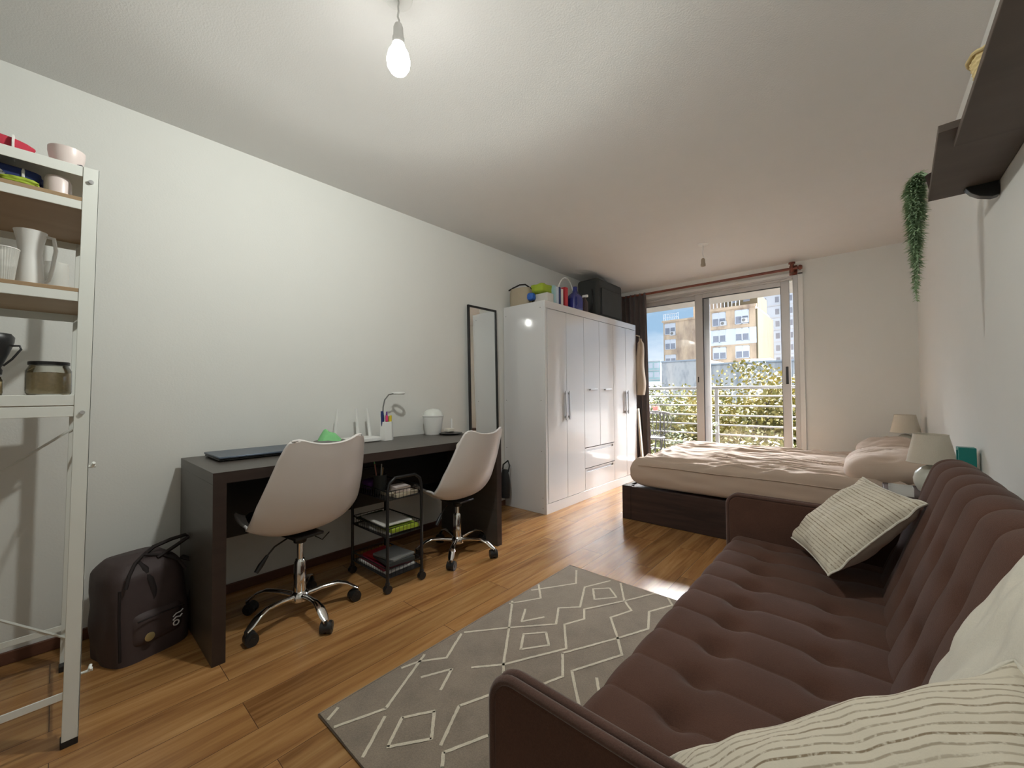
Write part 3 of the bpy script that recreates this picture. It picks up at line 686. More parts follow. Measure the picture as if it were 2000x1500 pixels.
# ------------------------------------------------------------------ trolley
def trolley():
    x0, x1, y0, y1 = -2.33, -1.945, 1.19, 1.41
    t = thing('trolley', 'small black three tier wire trolley under the desk', 'trolley', ((x0+x1)/2, (y0+y1)/2, 0))
    r = .0085
    for x in (x0, x1):
        MB().tube([(x, y0, .05), (x, y0, .54), (x, y0+.012, .585), (x, y0+.045, .61), (x, y1-.045, .61), (x, y1-.012, .585), (x, y1, .54), (x, y1, .05)], r, 10).build('end_frame', 'bmetal', t, smooth=60)
    for z in (.075, .29, .49):
        m = B(x0, x1, y0, y1, z, z+.004)
        for zz in (z+.003, z+.05): m.tube([(x0, y0, zz), (x1, y0, zz), (x1, y1, zz), (x0, y1, zz)], .004, 6, closed=True)
        for i in range(1, 16):
            x = x0+(x1-x0)*i/16
            for yy in (y0, y1): m.tube([(x, yy, z), (x, yy, z+.05)], .0013, 4)
        for i in range(1, 9):
            y = y0+(y1-y0)*i/9
            for xx in (x0, x1): m.tube([(xx, y, z), (xx, y, z+.05)], .0013, 4)
        m.build('tray', 'bmetal', t)
    for x in (x0, x1):
        for y in (y0, y1):
            w = MB().cyl((x-.012, y, .022), (x+.012, y, .022), .022); w.cyl((x, y, .03), (x, y, .055), .012); w.build('caster', 'black', t, smooth=40)
trolley()
def flat(name, x, y, z, w, l, h, rz, m, lab, cat, group=None):
    o = MB().box(-w/2, w/2, -l/2, l/2, 0, h).build(name, m, bevel=min(.002, h*.3), base=(0, 0, 0)); o.location = (x, y, z); o.rotation_euler = (0, 0, math.radians(rz)); return tag(o, lab, cat, group)
G = 'books and papers on the trolley'
flat('magazine', -2.14, 1.30, .0795, .30, .19, .012, 2, 'paper', 'white magazine lowest in the pile on the bottom trolley tray', 'magazine', G)
flat('book', -2.15, 1.30, .0920, .29, .18, .016, -2, 'wine', 'wine red book on the bottom trolley tray', 'book', G)
flat('book', -2.17, 1.31, .1085, .22, .15, .014, 5, 'red', 'bright red thin book above the wine red one', 'book', G)
flat('notebook', -2.06, 1.30, .123, .20, .16, .022, -6, 'dgrey', 'dark grey notebook topmost on bottom trolley tray', 'notebook', G)
flat('folder', -2.06, 1.30, .1455, .18, .15, .012, 7, 'grey', 'grey folder resting on the dark notebook', 'folder', G)
flat('notebook', -2.13, 1.30, .2945, .30, .19, .012, 3, 'paper', 'white notebook beneath the yellow one on middle trolley tray', 'notebook', G)
flat('notebook', -2.07, 1.315, .307, .24, .17, .02, -4, 'lime', 'yellow green notebook on the middle trolley tray', 'notebook', G)
flat('magazine', -2.16, 1.30, .3275, .29, .18, .012, 8, 'olive', 'dark green magazine under loose papers on middle trolley tray', 'magazine', G)
flat('paper_sheets', -2.12, 1.29, .340, .27, .18, .008, -3, 'paper', 'loose white papers topmost on middle trolley tray', 'papers', G)
flat('notebook', -2.03, 1.32, .4945, .15, .15, .018, 5, 'beige', 'tan notebook on the top trolley tray', 'notebook', G)
flat('tape_box', -2.03, 1.32, .513, .10, .09, .03, -8, 'pinkw', 'small pale box with brown window on top trolley tray', 'box', G)
soft('pencil_pouch', (-2.25, 1.27, .53), (.05, .045, .03), 'purple', 'purple pouch at the back of the top trolley tray', 'pouch', seed=9)
MBc = MB().lathe([(.001, .4955), (.034, .4955), (.036, .50), (.038, .60), (.036, .60), (.034, .505), (.001, .503)], (-2.14, 1.26, 0))
tag(MBc.build('pencil_cup', 'dgrey', smooth=40), 'dark mesh pencil cup on the top trolley tray', 'cup')
for i, (dx, dy, m_, lab) in enumerate(((.015, .0, 'chip', 'wooden pencil leaning in the dark mesh cup'), (-.012, .012, 'paper', 'white pen leaning in the dark mesh cup'), (.0, -.015, 'pot', 'red brown pencil leaning in the dark mesh cup'), (-.015, -.008, 'green', 'green pencil leaning in the dark mesh cup'))):
    tag(MB().tube([(-2.14+dx*.6, 1.26+dy*.6, .505), (-2.14+dx*2.2, 1.26+dy*2.2, .645+.01*i)], .004, 6).build('pencil', m_, smooth=40), lab, 'pencil', 'pencils in the mesh cup')

# ------------------------------------------------------------------ backpack
def backpack():
    t = thing('backpack', 'dark brown backpack leaning on the left side of the desk', 'backpack', (-2.36, .258, 0), math.radians(17))
    def fn(u, v):
        a = 2*PI*u; k = (abs(cos(a))**4.5+abs(sin(a))**4.5)**(-1/4.5)
        h = v; w = 1-.10*(h-.3)**2*3; w *= (1-max(0, h-.80)**1.5*4.2); w = max(w, .12) if h < 1 else .01
        z = .385*(1-(1-h)**1.15) if h < 1 else .385
        x = .135*w*k*cos(a) - .045*h; y = .138*w*k*sin(a)
        return Vector((x, y, z)) + Vector((1, 1, 0))*.006*noise.noise(Vector((x*14, y*14, z*12)))
    m = MB().grid(fn, 44, 26, True); m.add([fn(i/44, 0) for i in range(44)], [tuple(range(44))]); m.build('body', 'plum', t, smooth=70, world=False)
    def pk(u, v):
        a = PI*(v-.5); 
        y = -.095+.20*u; e = (1-(abs(2*u-1))**5); z = .045+.15*v
        return Vector((.098+.045*e*(1-abs(2*v-1)**5)-.015*v, y, z))
    pko = MB().grid(pk, 24, 16).build('front_pocket', 'plum', t, smooth=70, world=False, solid=.004)
    MB().lathe([(.001, 0), (.016, 0), (.017, .003), (.012, .0045), (.001, .004)], (0, 0, 0), 24).build('round_badge', 'brass', pko, smooth=40, world=False)
    bd = [c for c in kids(pko)][0]; bd.rotation_euler = (0, PI/2, 0); bd.location = (.1445, -.035, .09)
    # embroidered mark
    lg = MB().tube([(.146, .045, .128), (.146, .056, .138), (.146, .072, .139), (.145, .082, .146)], .0025, 6)
    lg.tube([(.147, .044, .114), (.147, .056, .124), (.147, .070, .120), (.147, .078, .128)], .003, 6); lg.tube([(.147, .056+.010*cos(q), .100+.010*sin(q)) for q in [2*PI*i/12 for i in range(12)]], .0028, 6, closed=True)
    lg.build('embroidered_mark', 'logo', pko, world=False)
    MB().tube([(.112, -.10, .30), (.10, -.085, .345), (.06, -.05, .375), (.03, -.01, .392), (.05, .05, .375), (.09, .09, .345), (.108, .11, .30)], .007, 8).build('zip_piping', 'strap', t, smooth=60, world=False)
    MB().tube([(-.01, .0, .372), (.0, .04, .405), (.01, .10, .42), (.02, .15, .425), (.03, .16, .415), (.045, .10, .395), (.05, .03, .368)], .008, 8, flat=1.6).build('carry_handle', 'strap', t, smooth=60, world=False)
    MB().tube([(.02, .135, .33), (.06, .165, .31), (.07, .165, .22), (.05, .15, .12)], .008, 8, flat=1.8).build('strap', 'strap', t, smooth=60, world=False)
    MB().tube([(.04, -.03, .372), (.075, -.02, .345), (.094, -.01, .30), (.10, .0, .25), (.104, .0, .205)], .007, 8, flat=1.8).build('front_strap', 'strap', t, smooth=60, world=False)
    MB().tube([(.11, -.118, .30), (.118, -.122, .20), (.125, -.122, .10), (.125, -.12, .03)], .005, 8).build('side_seam', 'strap', t, smooth=60, world=False)
    for zz in (.165,): MB().tube([(.146, -.075, zz), (.149, .0, zz+.004), (.146, .085, zz)], .003, 6).build('pocket_zip', 'strap', t, smooth=60, world=False)
backpack()

# ------------------------------------------------------------------ left storage rack
def rack():
    xf, xr, yn, yfar = -1.85, -2.40, .06, -.95
    t = thing('storage_rack', 'tall white metal rack with shelves at the left', 'shelf rack', ((xf+xr)/2, -.45, 0))
    sh = lambda z: .016*z
    def post(x, y, sx, sy, nm='post'):
        # L profile flanges
        def lean(m): 
            for p in m.v: p.y += sh(p.z)
            return m
        m = B(min(x, x+sx*.032), max(x, x+sx*.032), min(y, y+sy*.003), max(y, y+sy*.003), .02, 1.80)
        m.box(min(x, x+sx*.003), max(x, x+sx*.003), min(y, y+sy*.036), max(y, y+sy*.036), .02, 1.80)
        p = lean(m).build(nm, 'wmetal', t, bevel=.001)
        f = B(min(x, x+sx*.036), max(x, x+sx*.036), min(y, y+sy*.038), max(y, y+sy*.038), 0, .022); f.build('foot_cap', 'black', p, bevel=.002)
        s = MB()
        for z in (1.755, 1.02): s.cyl((x-sx*.001, y+sy*.018+sh(z), z), (x-sx*.007, y+sy*.018+sh(z), z), .006)
        s.build('bolt', 'steel', p)
    for x, sx in ((xf, -1), (xr, 1)):
        for y, sy in ((yn, -1), (yfar, 1)): post(x, y, sx, sy)
    def rails(z, h, nm):
        y1 = yn+sh(z); m = B(xf-.006, xf-.002, yfar+.003, y1-.035, z-h, z); m.box(xr+.002, xr+.006, yfar+.003, y1-.035, z-h, z)
        m.box(xr+.03, xf-.03, y1-.008, y1-.004, z-h, z); m.box(xr+.03, xf-.03, yfar+.004, yfar+.008, z-h, z); return m.build(nm, 'wmetal', t, bevel=.001)
    rails(1.80, .032, 'top_frame'); rails(1.690, .028, 'shelf_frame'); rails(1.399, .030, 'shelf_frame'); rails(1.075, .032, 'shelf_frame'); rails(1.040, .032, 'shelf_frame'); rails(.17, .022, 'lower_frame')
    B(xr+.008, xf-.008, yfar+.01, yn+.008, 1.795, 1.799).build('shelf_panel', 'wmetal', t)
    for z in (1.70, 1.41): B(xr+.008, xf-.0015, yfar+.01, yn+sh(z)-.01, z-.012, z).build('shelf_board', 'chip', t, bevel=.001)
    B(xr+.008, xf-.008, yfar+.01, yn+.005, 1.062, 1.068).build('shelf_panel', 'wmetal', t)
    br = MB().tube([(xr+.02, yn+.012, .88), (xf-.012, yn+.006, .50), (xf-.02, yn, .45)], .004, 6)
    br.tube([(xf-.02, yn+.004, .88), (xr+.02, yn+.002, .18)], .004, 6)
    br.tube([(xr+.012, yn, .95), (xr+.012, yfar, .12)], .005, 6); br.tube([(xr+.006, yn, .10), (xr+.006, yfar, .95)], .005, 6)
    br.build('cross_brace', 'wmetal', t, smooth=40)
    for x, z in ((xf-.02, .845), (xf-.02, .20)):
        w = MB().cyl((x, yn, z), (x, yn+.03, z), .004, n=8)
        for s_ in (-1, 1): w.tube([(x, yn+.022, z), (x+.012*s_, yn+.026, z+.012)], [.005, .004], 8)
        w.build('wing_nut', 'wmetal', t, smooth=40)
rack()
# things on the rack
def cupw(name, x, y, z, prof, m, lab, cat, handle=None, group=None):
    t = thing(name, lab, cat, (x, y, z), group=group)
    MB().lathe([(r, z+h) for r, h in prof], (x, y, 0), 32).build('body', m, t, smooth=40)
    if handle: MB().tube([(x+p[0], y+p[1], z+p[2]) for p in handle], .006, 8).build('handle', m, t, smooth=60)
    return t
def towel():
    t = thing('checked_towel', 'rolled red and white checked towel on top of the rack', 'towel', (-1.93, -.21, 1.80))
    o = soft('roll', (-1.93, -.215, 1.826), (.04, .165, .026), 'redcloth', '', '', seed=4, amp=.06, parent=t)
    k = MB()
    for yy in (-.345, -.26, -.175, -.09): k.tube([(-1.93+.0395*cos(a), yy, 1.826+.0262*sin(a)) for a in [2*PI*i/20 for i in range(20)]], .012, 6, closed=True, flat=.25)
    k.build('white_check', 'white', t)
M['redcloth'] = mat('red_cloth', (.42, .025, .05), .85, var=.15)
towel()
t = cupw('upturned_pot', -1.95, .018, 1.80, [(.001, .0), (.026, .0), (.030, .005), (.040, .045), (.0425, .06), (.0425, .075), (.039, .075), (.036, .05), (.025, .012), (.001, .01)], 'pinkw', 'glossy off-white ceramic pot on top of the rack', 'pot')
MB().cyl((-1.925, .043, 1.825), (-1.917, .051, 1.824), .005).build('hole', 'gap', t)
cupw('white_cup', -1.90, .0, 1.701, [(.001, .0), (.026, .0), (.030, .004), (.030, .045), (.025, .058), (.001, .06)], 'pinkw', 'white upturned cup beside striped cloth on the upper shelf', 'cup')
def striped():
    t = thing('striped_pouch', 'navy pouch with white stripes on the upper rack shelf', 'pouch', (-1.98, -.20, 1.701))
    soft('body', (-1.94, -.17, 1.742), (.045, .14, .025), 'navy', '', '', seed=6, amp=.08, parent=t)
    k = MB()
    for yy in (-.27, -.22, -.17, -.12, -.07): k.tube([(-1.94+.0455*cos(a), yy, 1.742+.0262*sin(a)) for a in [2*PI*i/24 for i in range(24)]], .0035, 6, closed=True)
    k.build('white_stripe', 'white', t)
striped()
soft('cloth_bundle', (-2.09, -.17, 1.745), (.06, .18, .040), 'olive', 'dark green cloth bundle behind the striped pouch on the rack', 'cloth', seed=8)
soft('plastic_bag', (-1.875, -.20, 1.719), (.02, .09, .017), 'grey', 'grey crumpled plastic bag at the front of upper rack shelf', 'bag', seed=11, amp=.35)
soft('fruit_net', (-1.872, -.075, 1.711), (.014, .035, .010), 'lime', 'small lime green bag at the front of upper rack shelf', 'bag', seed=12, amp=.3)
Z2 = 1.411
def pitcher():
    x, y = -1.96, -.055
    t = thing('pitcher', 'tall white pitcher on the middle rack shelf', 'pitcher', (x, y, Z2))
    MB().lathe([(.001, Z2), (.030, Z2), (.031, Z2+.008), (.027, Z2+.08), (.025, Z2+.11), (.028, Z2+.14), (.034, Z2+.17), (.036, Z2+.178), (.033, Z2+.178), (.022, Z2+.11), (.026, Z2+.02), (.001, Z2+.012)], (x, y, 0), 32).build('body', 'white', t, smooth=50)
    MB().tube([(x, y+.030, Z2+.170), (x+.003, y+.048, Z2+.168), (x+.004, y+.053, Z2+.13), (x+.003, y+.046, Z2+.07), (x, y+.038, Z2+.03), (x, y+.028, Z2+.02)], .005, 8, flat=1.6).build('handle', 'white', t, smooth=60)
pitcher()
def ribcup():
    X, Yc = -1.89, -.105
    t = thing('measuring_cup', 'ribbed translucent plastic cup on the middle rack shelf', 'cup', (X, Yc, Z2))
    def fn(u, v):
        a = 2*PI*u; r = .022+.010*v+.0006*cos(36*a); return Vector((X+r*cos(a), Yc+r*sin(a), Z2+.002+.094*v))
    m = MB().grid(fn, 144, 8, True); m.add([(X+.022*cos(2*PI*i/30), Yc+.022*sin(2*PI*i/30), Z2+.002) for i in range(30)], [tuple(range(30))])
    m.build('body', 'plastic', t, smooth=60)
    MB().tube([(X+.032*cos(2*PI*i/36), Yc+.032*sin(2*PI*i/36), Z2+.096) for i in range(36)], .0016, 6, closed=True).build('rim', 'white', t, smooth=60)
ribcup()
cupw('glass_tumbler', -1.87, -.15, Z2, [(.001, .002), (.012, .002), (.015, .03), (.013, .032), (.001, .006)], 'jarglass', 'small clear glass at left of the middle rack shelf', 'glass')
cupw('milky_carafe', -2.05, .0, Z2, [(.001, .0), (.032, .0), (.032, .01), (.028, .10), (.028, .11), (.026, .11), (.030, .01)], 'plastic', 'milky plastic carafe behind the white pitcher on the rack', 'carafe')
Z3 = 1.0755
def jar(x, y, r, h, lab, lidm):
    t = thing('storage_jar', lab, 'jar', (x, y, Z3))
    MB().lathe([(.001, Z3), (r*.92, Z3), (r, Z3+.008), (r, Z3+h*.72), (r*.86, Z3+h*.86), (r*.86, Z3+h*.93)], (x, y, 0), 36).build('glass_body', 'jarglass', t, smooth=40)
    MB().lathe([(.001, Z3+.004), (r*.9, Z3+.004), (r*.95, Z3+.01), (r*.95, Z3+h*.66), (.001, Z3+h*.70)], (x, y, 0), 30).build('contents', 'grain', t, smooth=40)
    if lidm: MB().lathe([(r*.80, Z3+h*.90), (r*.90, Z3+h*.90), (r*.90, Z3+h*.99), (r*.86, Z3+h), (.001, Z3+h)], (x, y, 0), 36).build('lid', lidm, t, smooth=40)
jar(-1.95, -.012, .050, .105, 'large glass jar of beige grain with dark lid on the rack', 'black')
jar(-1.90, -.122, .022, .060, 'small glass jar at the left edge of the rack shelf', 'steel')
def kettle():
    x, y = -1.90, -.122; z = Z3+.0605
    t = thing('black_jug', 'black jug with curved handle standing on the small jar', 'jug', (x, y, z))
    MB().lathe([(.001, z), (.020, z), (.021, z+.012), (.018, z+.02), (.032, z+.06), (.042, z+.095), (.043, z+.11), (.036, z+.12), (.001, z+.122)], (x, y, 0), 36).build('body', 'black', t, smooth=50)
    MB().tube([(x+.01, y+.038, z+.085), (x+.012, y+.052, z+.086), (x+.014, y+.055, z+.076), (x+.014, y+.038, z+.045), (x+.012, y+.022, z+.025)], .0028, 8).build('handle', 'black', t, smooth=60)
kettle()
tag(MB().tube([(-1.87, -.125, 1.008), (-1.862, -.122, .99), (-1.862, -.116, .975), (-1.868, -.121, .965), (-1.875, -.13, .968)], .005, 8).build('shelf_hook', 'black', smooth=60), 'black hook hanging under the rack shelf at picture edge', 'hook')

# ------------------------------------------------------------------ rug
def rug():
    t = thing('rug', 'taupe rug with cream diamond lines between desk and sofa', 'rug', (-.88, 1.35, 0))
    x0, x1, y0, y1 = -1.385, -.36, .592, 2.10
    def fn(u, v):
        x = x0+(x1-x0)*u; y = y0+(y1-y0)*v
        return Vector((x, y, .009+.0006*noise.noise(Vector((x*6, y*6, 0)))))
    g = MB().grid(fn, 40, 60); g.box(x0, x1, y0, y1, .0005, .0075); g.build('pile', 'rug', t, smooth=60)
    e = MB().tube([(x0, y0, .006), (x0, y1, .006), (x1, y1, .006), (x1, y0, .006)], .005, 6, closed=True); e.build('bound_edge', 'rugline' if False else 'rug', t, smooth=60)
    L = RUG_LINES
    m = MB()
    for pl in L: m.ribbon(pl, .0105, .0103)
    m.build('line_pattern', 'rugline', t)
RUG_LINES = [
    [(-1.314, 2.062), (-1.228, 1.922), (-1.369, 1.701)],
    [(-1.377, 1.776), (-1.28, 1.668), (-1.368, 1.521)],
    [(-1.371, 1.549), (-1.231, 1.367), (-1.087, 1.173), (-1.056, 1.138), (-0.987, 1.055)],
    [(-1.357, 1.213), (-1.231, 1.367), (-1.086, 1.528), (-1.156, 1.649), (-1.08, 1.725), (-1.169, 1.916), (-1.098, 2.075)],
    [(-1.04, 2.081), (-0.942, 1.923), (-0.874, 1.858), (-0.922, 1.738), (-0.821, 1.61), (-0.759, 1.522), (-0.861, 1.311), (-0.799, 1.239), (-0.747, 1.182)],
    [(-1.055, 1.549), (-1.01, 1.647), (-1.054, 1.72), (-0.935, 1.929), (-0.854, 2.096)],
    [(-1.055, 1.549), (-0.952, 1.41), (-1.084, 1.168), (-1.166, 1.075)],
    [(-0.947, 1.376), (-0.823, 1.613), (-0.751, 1.764), (-0.805, 1.904), (-0.742, 2.035), (-0.788, 2.098)],
    [(-0.947, 1.376), (-0.871, 1.264), (-0.905, 1.178), (-1.011, 1.028), (-1.057, 0.917), (-0.983, 0.779)],
    [(-1.124, 1.927), (-1.061, 1.994), (-0.988, 1.928), (-1.063, 1.835), (-1.124, 1.927)],
    [(-1.273, 1.534), (-1.219, 1.441), (-1.161, 1.54)],
    [(-1.15, 1.372), (-1.083, 1.447), (-1.02, 1.381), (-1.092, 1.284), (-1.15, 1.372)],
    [(-1.359, 1.194), (-1.284, 1.05), (-1.35, 0.964), (-1.369, 0.896)],
    [(-1.366, 1.002), (-1.236, 0.748), (-1.294, 0.599)],
    [(-1.361, 0.643), (-1.338, 0.599)],
    [(-1.269, 0.918), (-1.217, 1.02), (-1.162, 0.922)],
    [(-1.207, 0.727), (-1.124, 0.605)],
    [(-1.103, 0.849), (-1.161, 0.763), (-1.1, 0.672), (-1.023, 0.776), (-1.103, 0.849)],
    [(-0.842, 1.031), (-0.9, 0.898), (-0.957, 0.77), (-0.923, 0.736), (-0.899, 0.71)],
    [(-0.77, 1.338), (-0.726, 1.279)]]
rug()

# ------------------------------------------------------------------ sofa
SY0, SY1 = .545, 2.115
def sofa():
    t = thing('sofa', 'brown tufted fabric sofa along the right wall', 'sofa', (-.1, 1.33, 0))
    P = .148; ph = .855
    def chan(y): return abs(sin(PI*(y-ph)/P))**.55
    def dent(y, s, rows):
        k = 0
        yy = ph+round((y-ph)/P)*P
        for r, a in rows: k += a*math.exp(-((y-yy)**2+(s-r)**2*.8)/(2*.021**2))
        return k
    # seat: section from front bottom round to the crease
    xs0, xs1, zt = -.485, .06, .405
    def seat(u, v):
        y = SY0+(SY1-SY0)*u
        if v < .30:
            w = v/.30; x = xs0; z = .20+w*(zt-.045-.20); nx, nz = -1, 0
        elif v < .42:
            a = (v-.30)/.12*PI/2; x = xs0+.045-.045*cos(a); z = zt-.045+.045*sin(a); nx, nz = -cos(a), sin(a)
        else:
            w = (v-.42)/.58; x = xs0+.045+(xs1-xs0-.045)*w; z = zt-.012*w; nx, nz = 0, 1
        fr = .35 if v < .3 else 1; s = x
        h = .010*(chan(y)-1)*fr*(.6+.4*min(1, abs(x-xs0)/.1)) if v > .2 else 0
        d = dent(y, s, ((-.31, .024), (-.09, .015))) if v > .42 else 0
        e = min(y-SY0, SY1-y); h -= .02*max(0, 1-e/.03)**2
        q = Vector((x+nx*h, y, z+nz*(h-d)+.003*noise.noise(Vector((x*5, y*5, 0)))))
        return q
    MB().grid(seat, 400, 120).build('seat_cushion', 'sofa', t, smooth=80, solid=0)
    B(-.478, .06, SY0, SY1, .13, .372).build('seat_base', 'sofa', t, bevel=.01)
    # back: section up the front face, over the top, down behind
    bx, bz, tx, tz = .025, .385, .165, .79; L = math.hypot(tx-bx, tz-bz); dx, dz = (tx-bx)/L, (tz-bz)/L; nx0, nz0 = -dz, dx; T = .125
    def back(u, v):
        y = SY0+.01+(SY1-SY0-.02)*u
        if v < .6:
            s = v/.6*L; x = bx+dx*s; z = bz+dz*s; n = (nx0, nz0)
        elif v < .84:
            a = (v-.6)/.24*PI; cx, cz = tx-nx0*T/2, tz-nz0*T/2; c_, s_ = cos(a), sin(a)
            n = (nx0*c_+dx*s_, nz0*c_+dz*s_); x = cx+n[0]*T/2; z = cz+n[1]*T/2; s = L
        else:
            w = (v-.84)/.16; s = L*(1-w); x = tx-nx0*T+(-dx)*L*w*.92; z = tz-nz0*T-dz*L*w*.92; n = (-nx0, -nz0)
        fade = 1 if v < .7 else max(0, 1-(v-.7)/.12)
        h = .014*(chan(y)-1)*fade
        d = dent(y, s, ((.13, .022), (.30, .017))) if v < .6 else 0
        e = min(y-SY0-.01, SY1-.01-y); h -= .03*max(0, 1-e/.05)**2
        return Vector((x+n[0]*(h-d), y, z+n[1]*(h-d)))
    m = MB().grid(back, 400, 130)
    for uu in (0, 1): m.add([back(uu, j/40) for j in range(41)], [tuple(range(41))])
    m.build('backrest', 'sofa', t, smooth=80)
    for y0, y1 in ((.512, .543), (2.122, 2.156)):
        # arm panel with a rounded front top corner
        zt_, zb, xf_, xb = .58, .13, -.505, .15
        r = .05; poly = [(xf_, zb), (xf_, zt_-r)]+[(xf_+r-r*cos(a), zt_-r+r*sin(a)) for a in [PI/2*i/8 for i in range(1, 9)]]+[(xb, zt_+.0), (xb, zb)]
        a_ = MB().prism([(x, y0, z) for x, z in poly], (0, y1-y0, 0)).build('armrest', 'sofa', t, bevel=.012, seg=3)
        path = [(x, z) for x, z in poly[:-1]]
        for yy in (y0+.006, y1-.006):
            MB().tube([(x-.000, yy, z+.000) for x, z in path], .0085, 8).build('piping', 'sofapipe', a_, smooth=60)
    for x in (-.42, .12):
        for y in (.62, 2.04): MB().tube([(x, y, 0), (x, y, .13)], [.015, .024], 14).build('leg', 'bmetal', t, smooth=40)
sofa()

# ------------------------------------------------------------------ cushions
def cushion(name, corners, thick, m, lab, seed=0, piping=None, wr=.012, pull=.06):
    # corners: A, B (one edge), C, Dd going round
    A, B_, C, Dd = [Vector(p) for p in corners]
    c = (A+B_+C+Dd)/4; ex = ((B_-A)+(C-Dd)).normalized(); ey0 = ((Dd-A)+(C-B_)); nz = ex.cross(ey0).normalized(); ey = nz.cross(ex)
    w = ((B_-A).length+(C-Dd).length)/2; h = ((Dd-A).length+(C-B_).length)/2
    R = Matrix((ex, ey, nz)).transposed()
    t = D.objects.new(name, None); COL.objects.link(t); t.location = c; t.rotation_euler = R.to_euler(); tag(t, lab, 'cushion')
    def side(sg):
        def fn(u, v):
            a, b = 2*u-1, 2*v-1
            ex_ = (1-abs(a)**2.4); ey_ = (1-abs(b)**2.4); th = thick/2*(max(0, ex_)*max(0, ey_))**.52
            px, py = a*w/2*(1-pull*(1-b*b)*abs(a)), b*h/2*(1-pull*(1-a*a)*abs(b))
            k = noise.noise(Vector((a*2.2+seed, b*2.2, sg*3+seed)))+.5*noise.noise(Vector((a*6+seed, b*3, sg*2)))
            cor = max(abs(a), abs(b))
            fold = sin((a+b)*14+seed)*.004*max(0, (abs(a*b)-.35))*2
            return Vector((px, py, sg*(th+wr*k*min(1, th/(thick*.2)))+fold))
        return fn
    m_ = MB().grid(side(1), 60, 60); m_.build('cover', m, t, smooth=80, world=False)
    m_ = MB().grid(side(-1), 40, 40); m_.build('back_cover', 'cream' if m == 'stripe' else m, t, smooth=80, world=False)
    ring = []
    f1 = side(1)
    for k in range(160):
        s = k/40
        if s < 1: u, v = s, 0
        elif s < 2: u, v = 1, s-1
        elif s < 3: u, v = 3-s, 1
        else: u, v = 0, 4-s
        ring.append(f1(u, v))
    MB().tube(ring, .0035, 6, closed=True).build('piping', piping or 'cream', t, smooth=60, world=False)
    return t
cushion('throw_cushion', [(-.255, 2.07, .455), (-.10, 1.69, .455), (.135, 1.80, .715), (-.005, 2.13, .715)], .13, 'stripe', 'striped linen cushion propped at the far end of the sofa', 1)
cushion('throw_cushion', [(.125, .745, .745), (-.245, .635, .50), (-.10, .30, .44), (.27, .41, .69)], .15, 'stripe', 'large striped linen cushion at the near end of the sofa', 4)
cushion('throw_cushion', [(.235, .60, .86), (.235, 1.02, .86), (.07, 1.05, .46), (.07, .62, .46)], .12, 'cream', 'plain cream cushion behind the near striped cushion', 8, pull=.02)

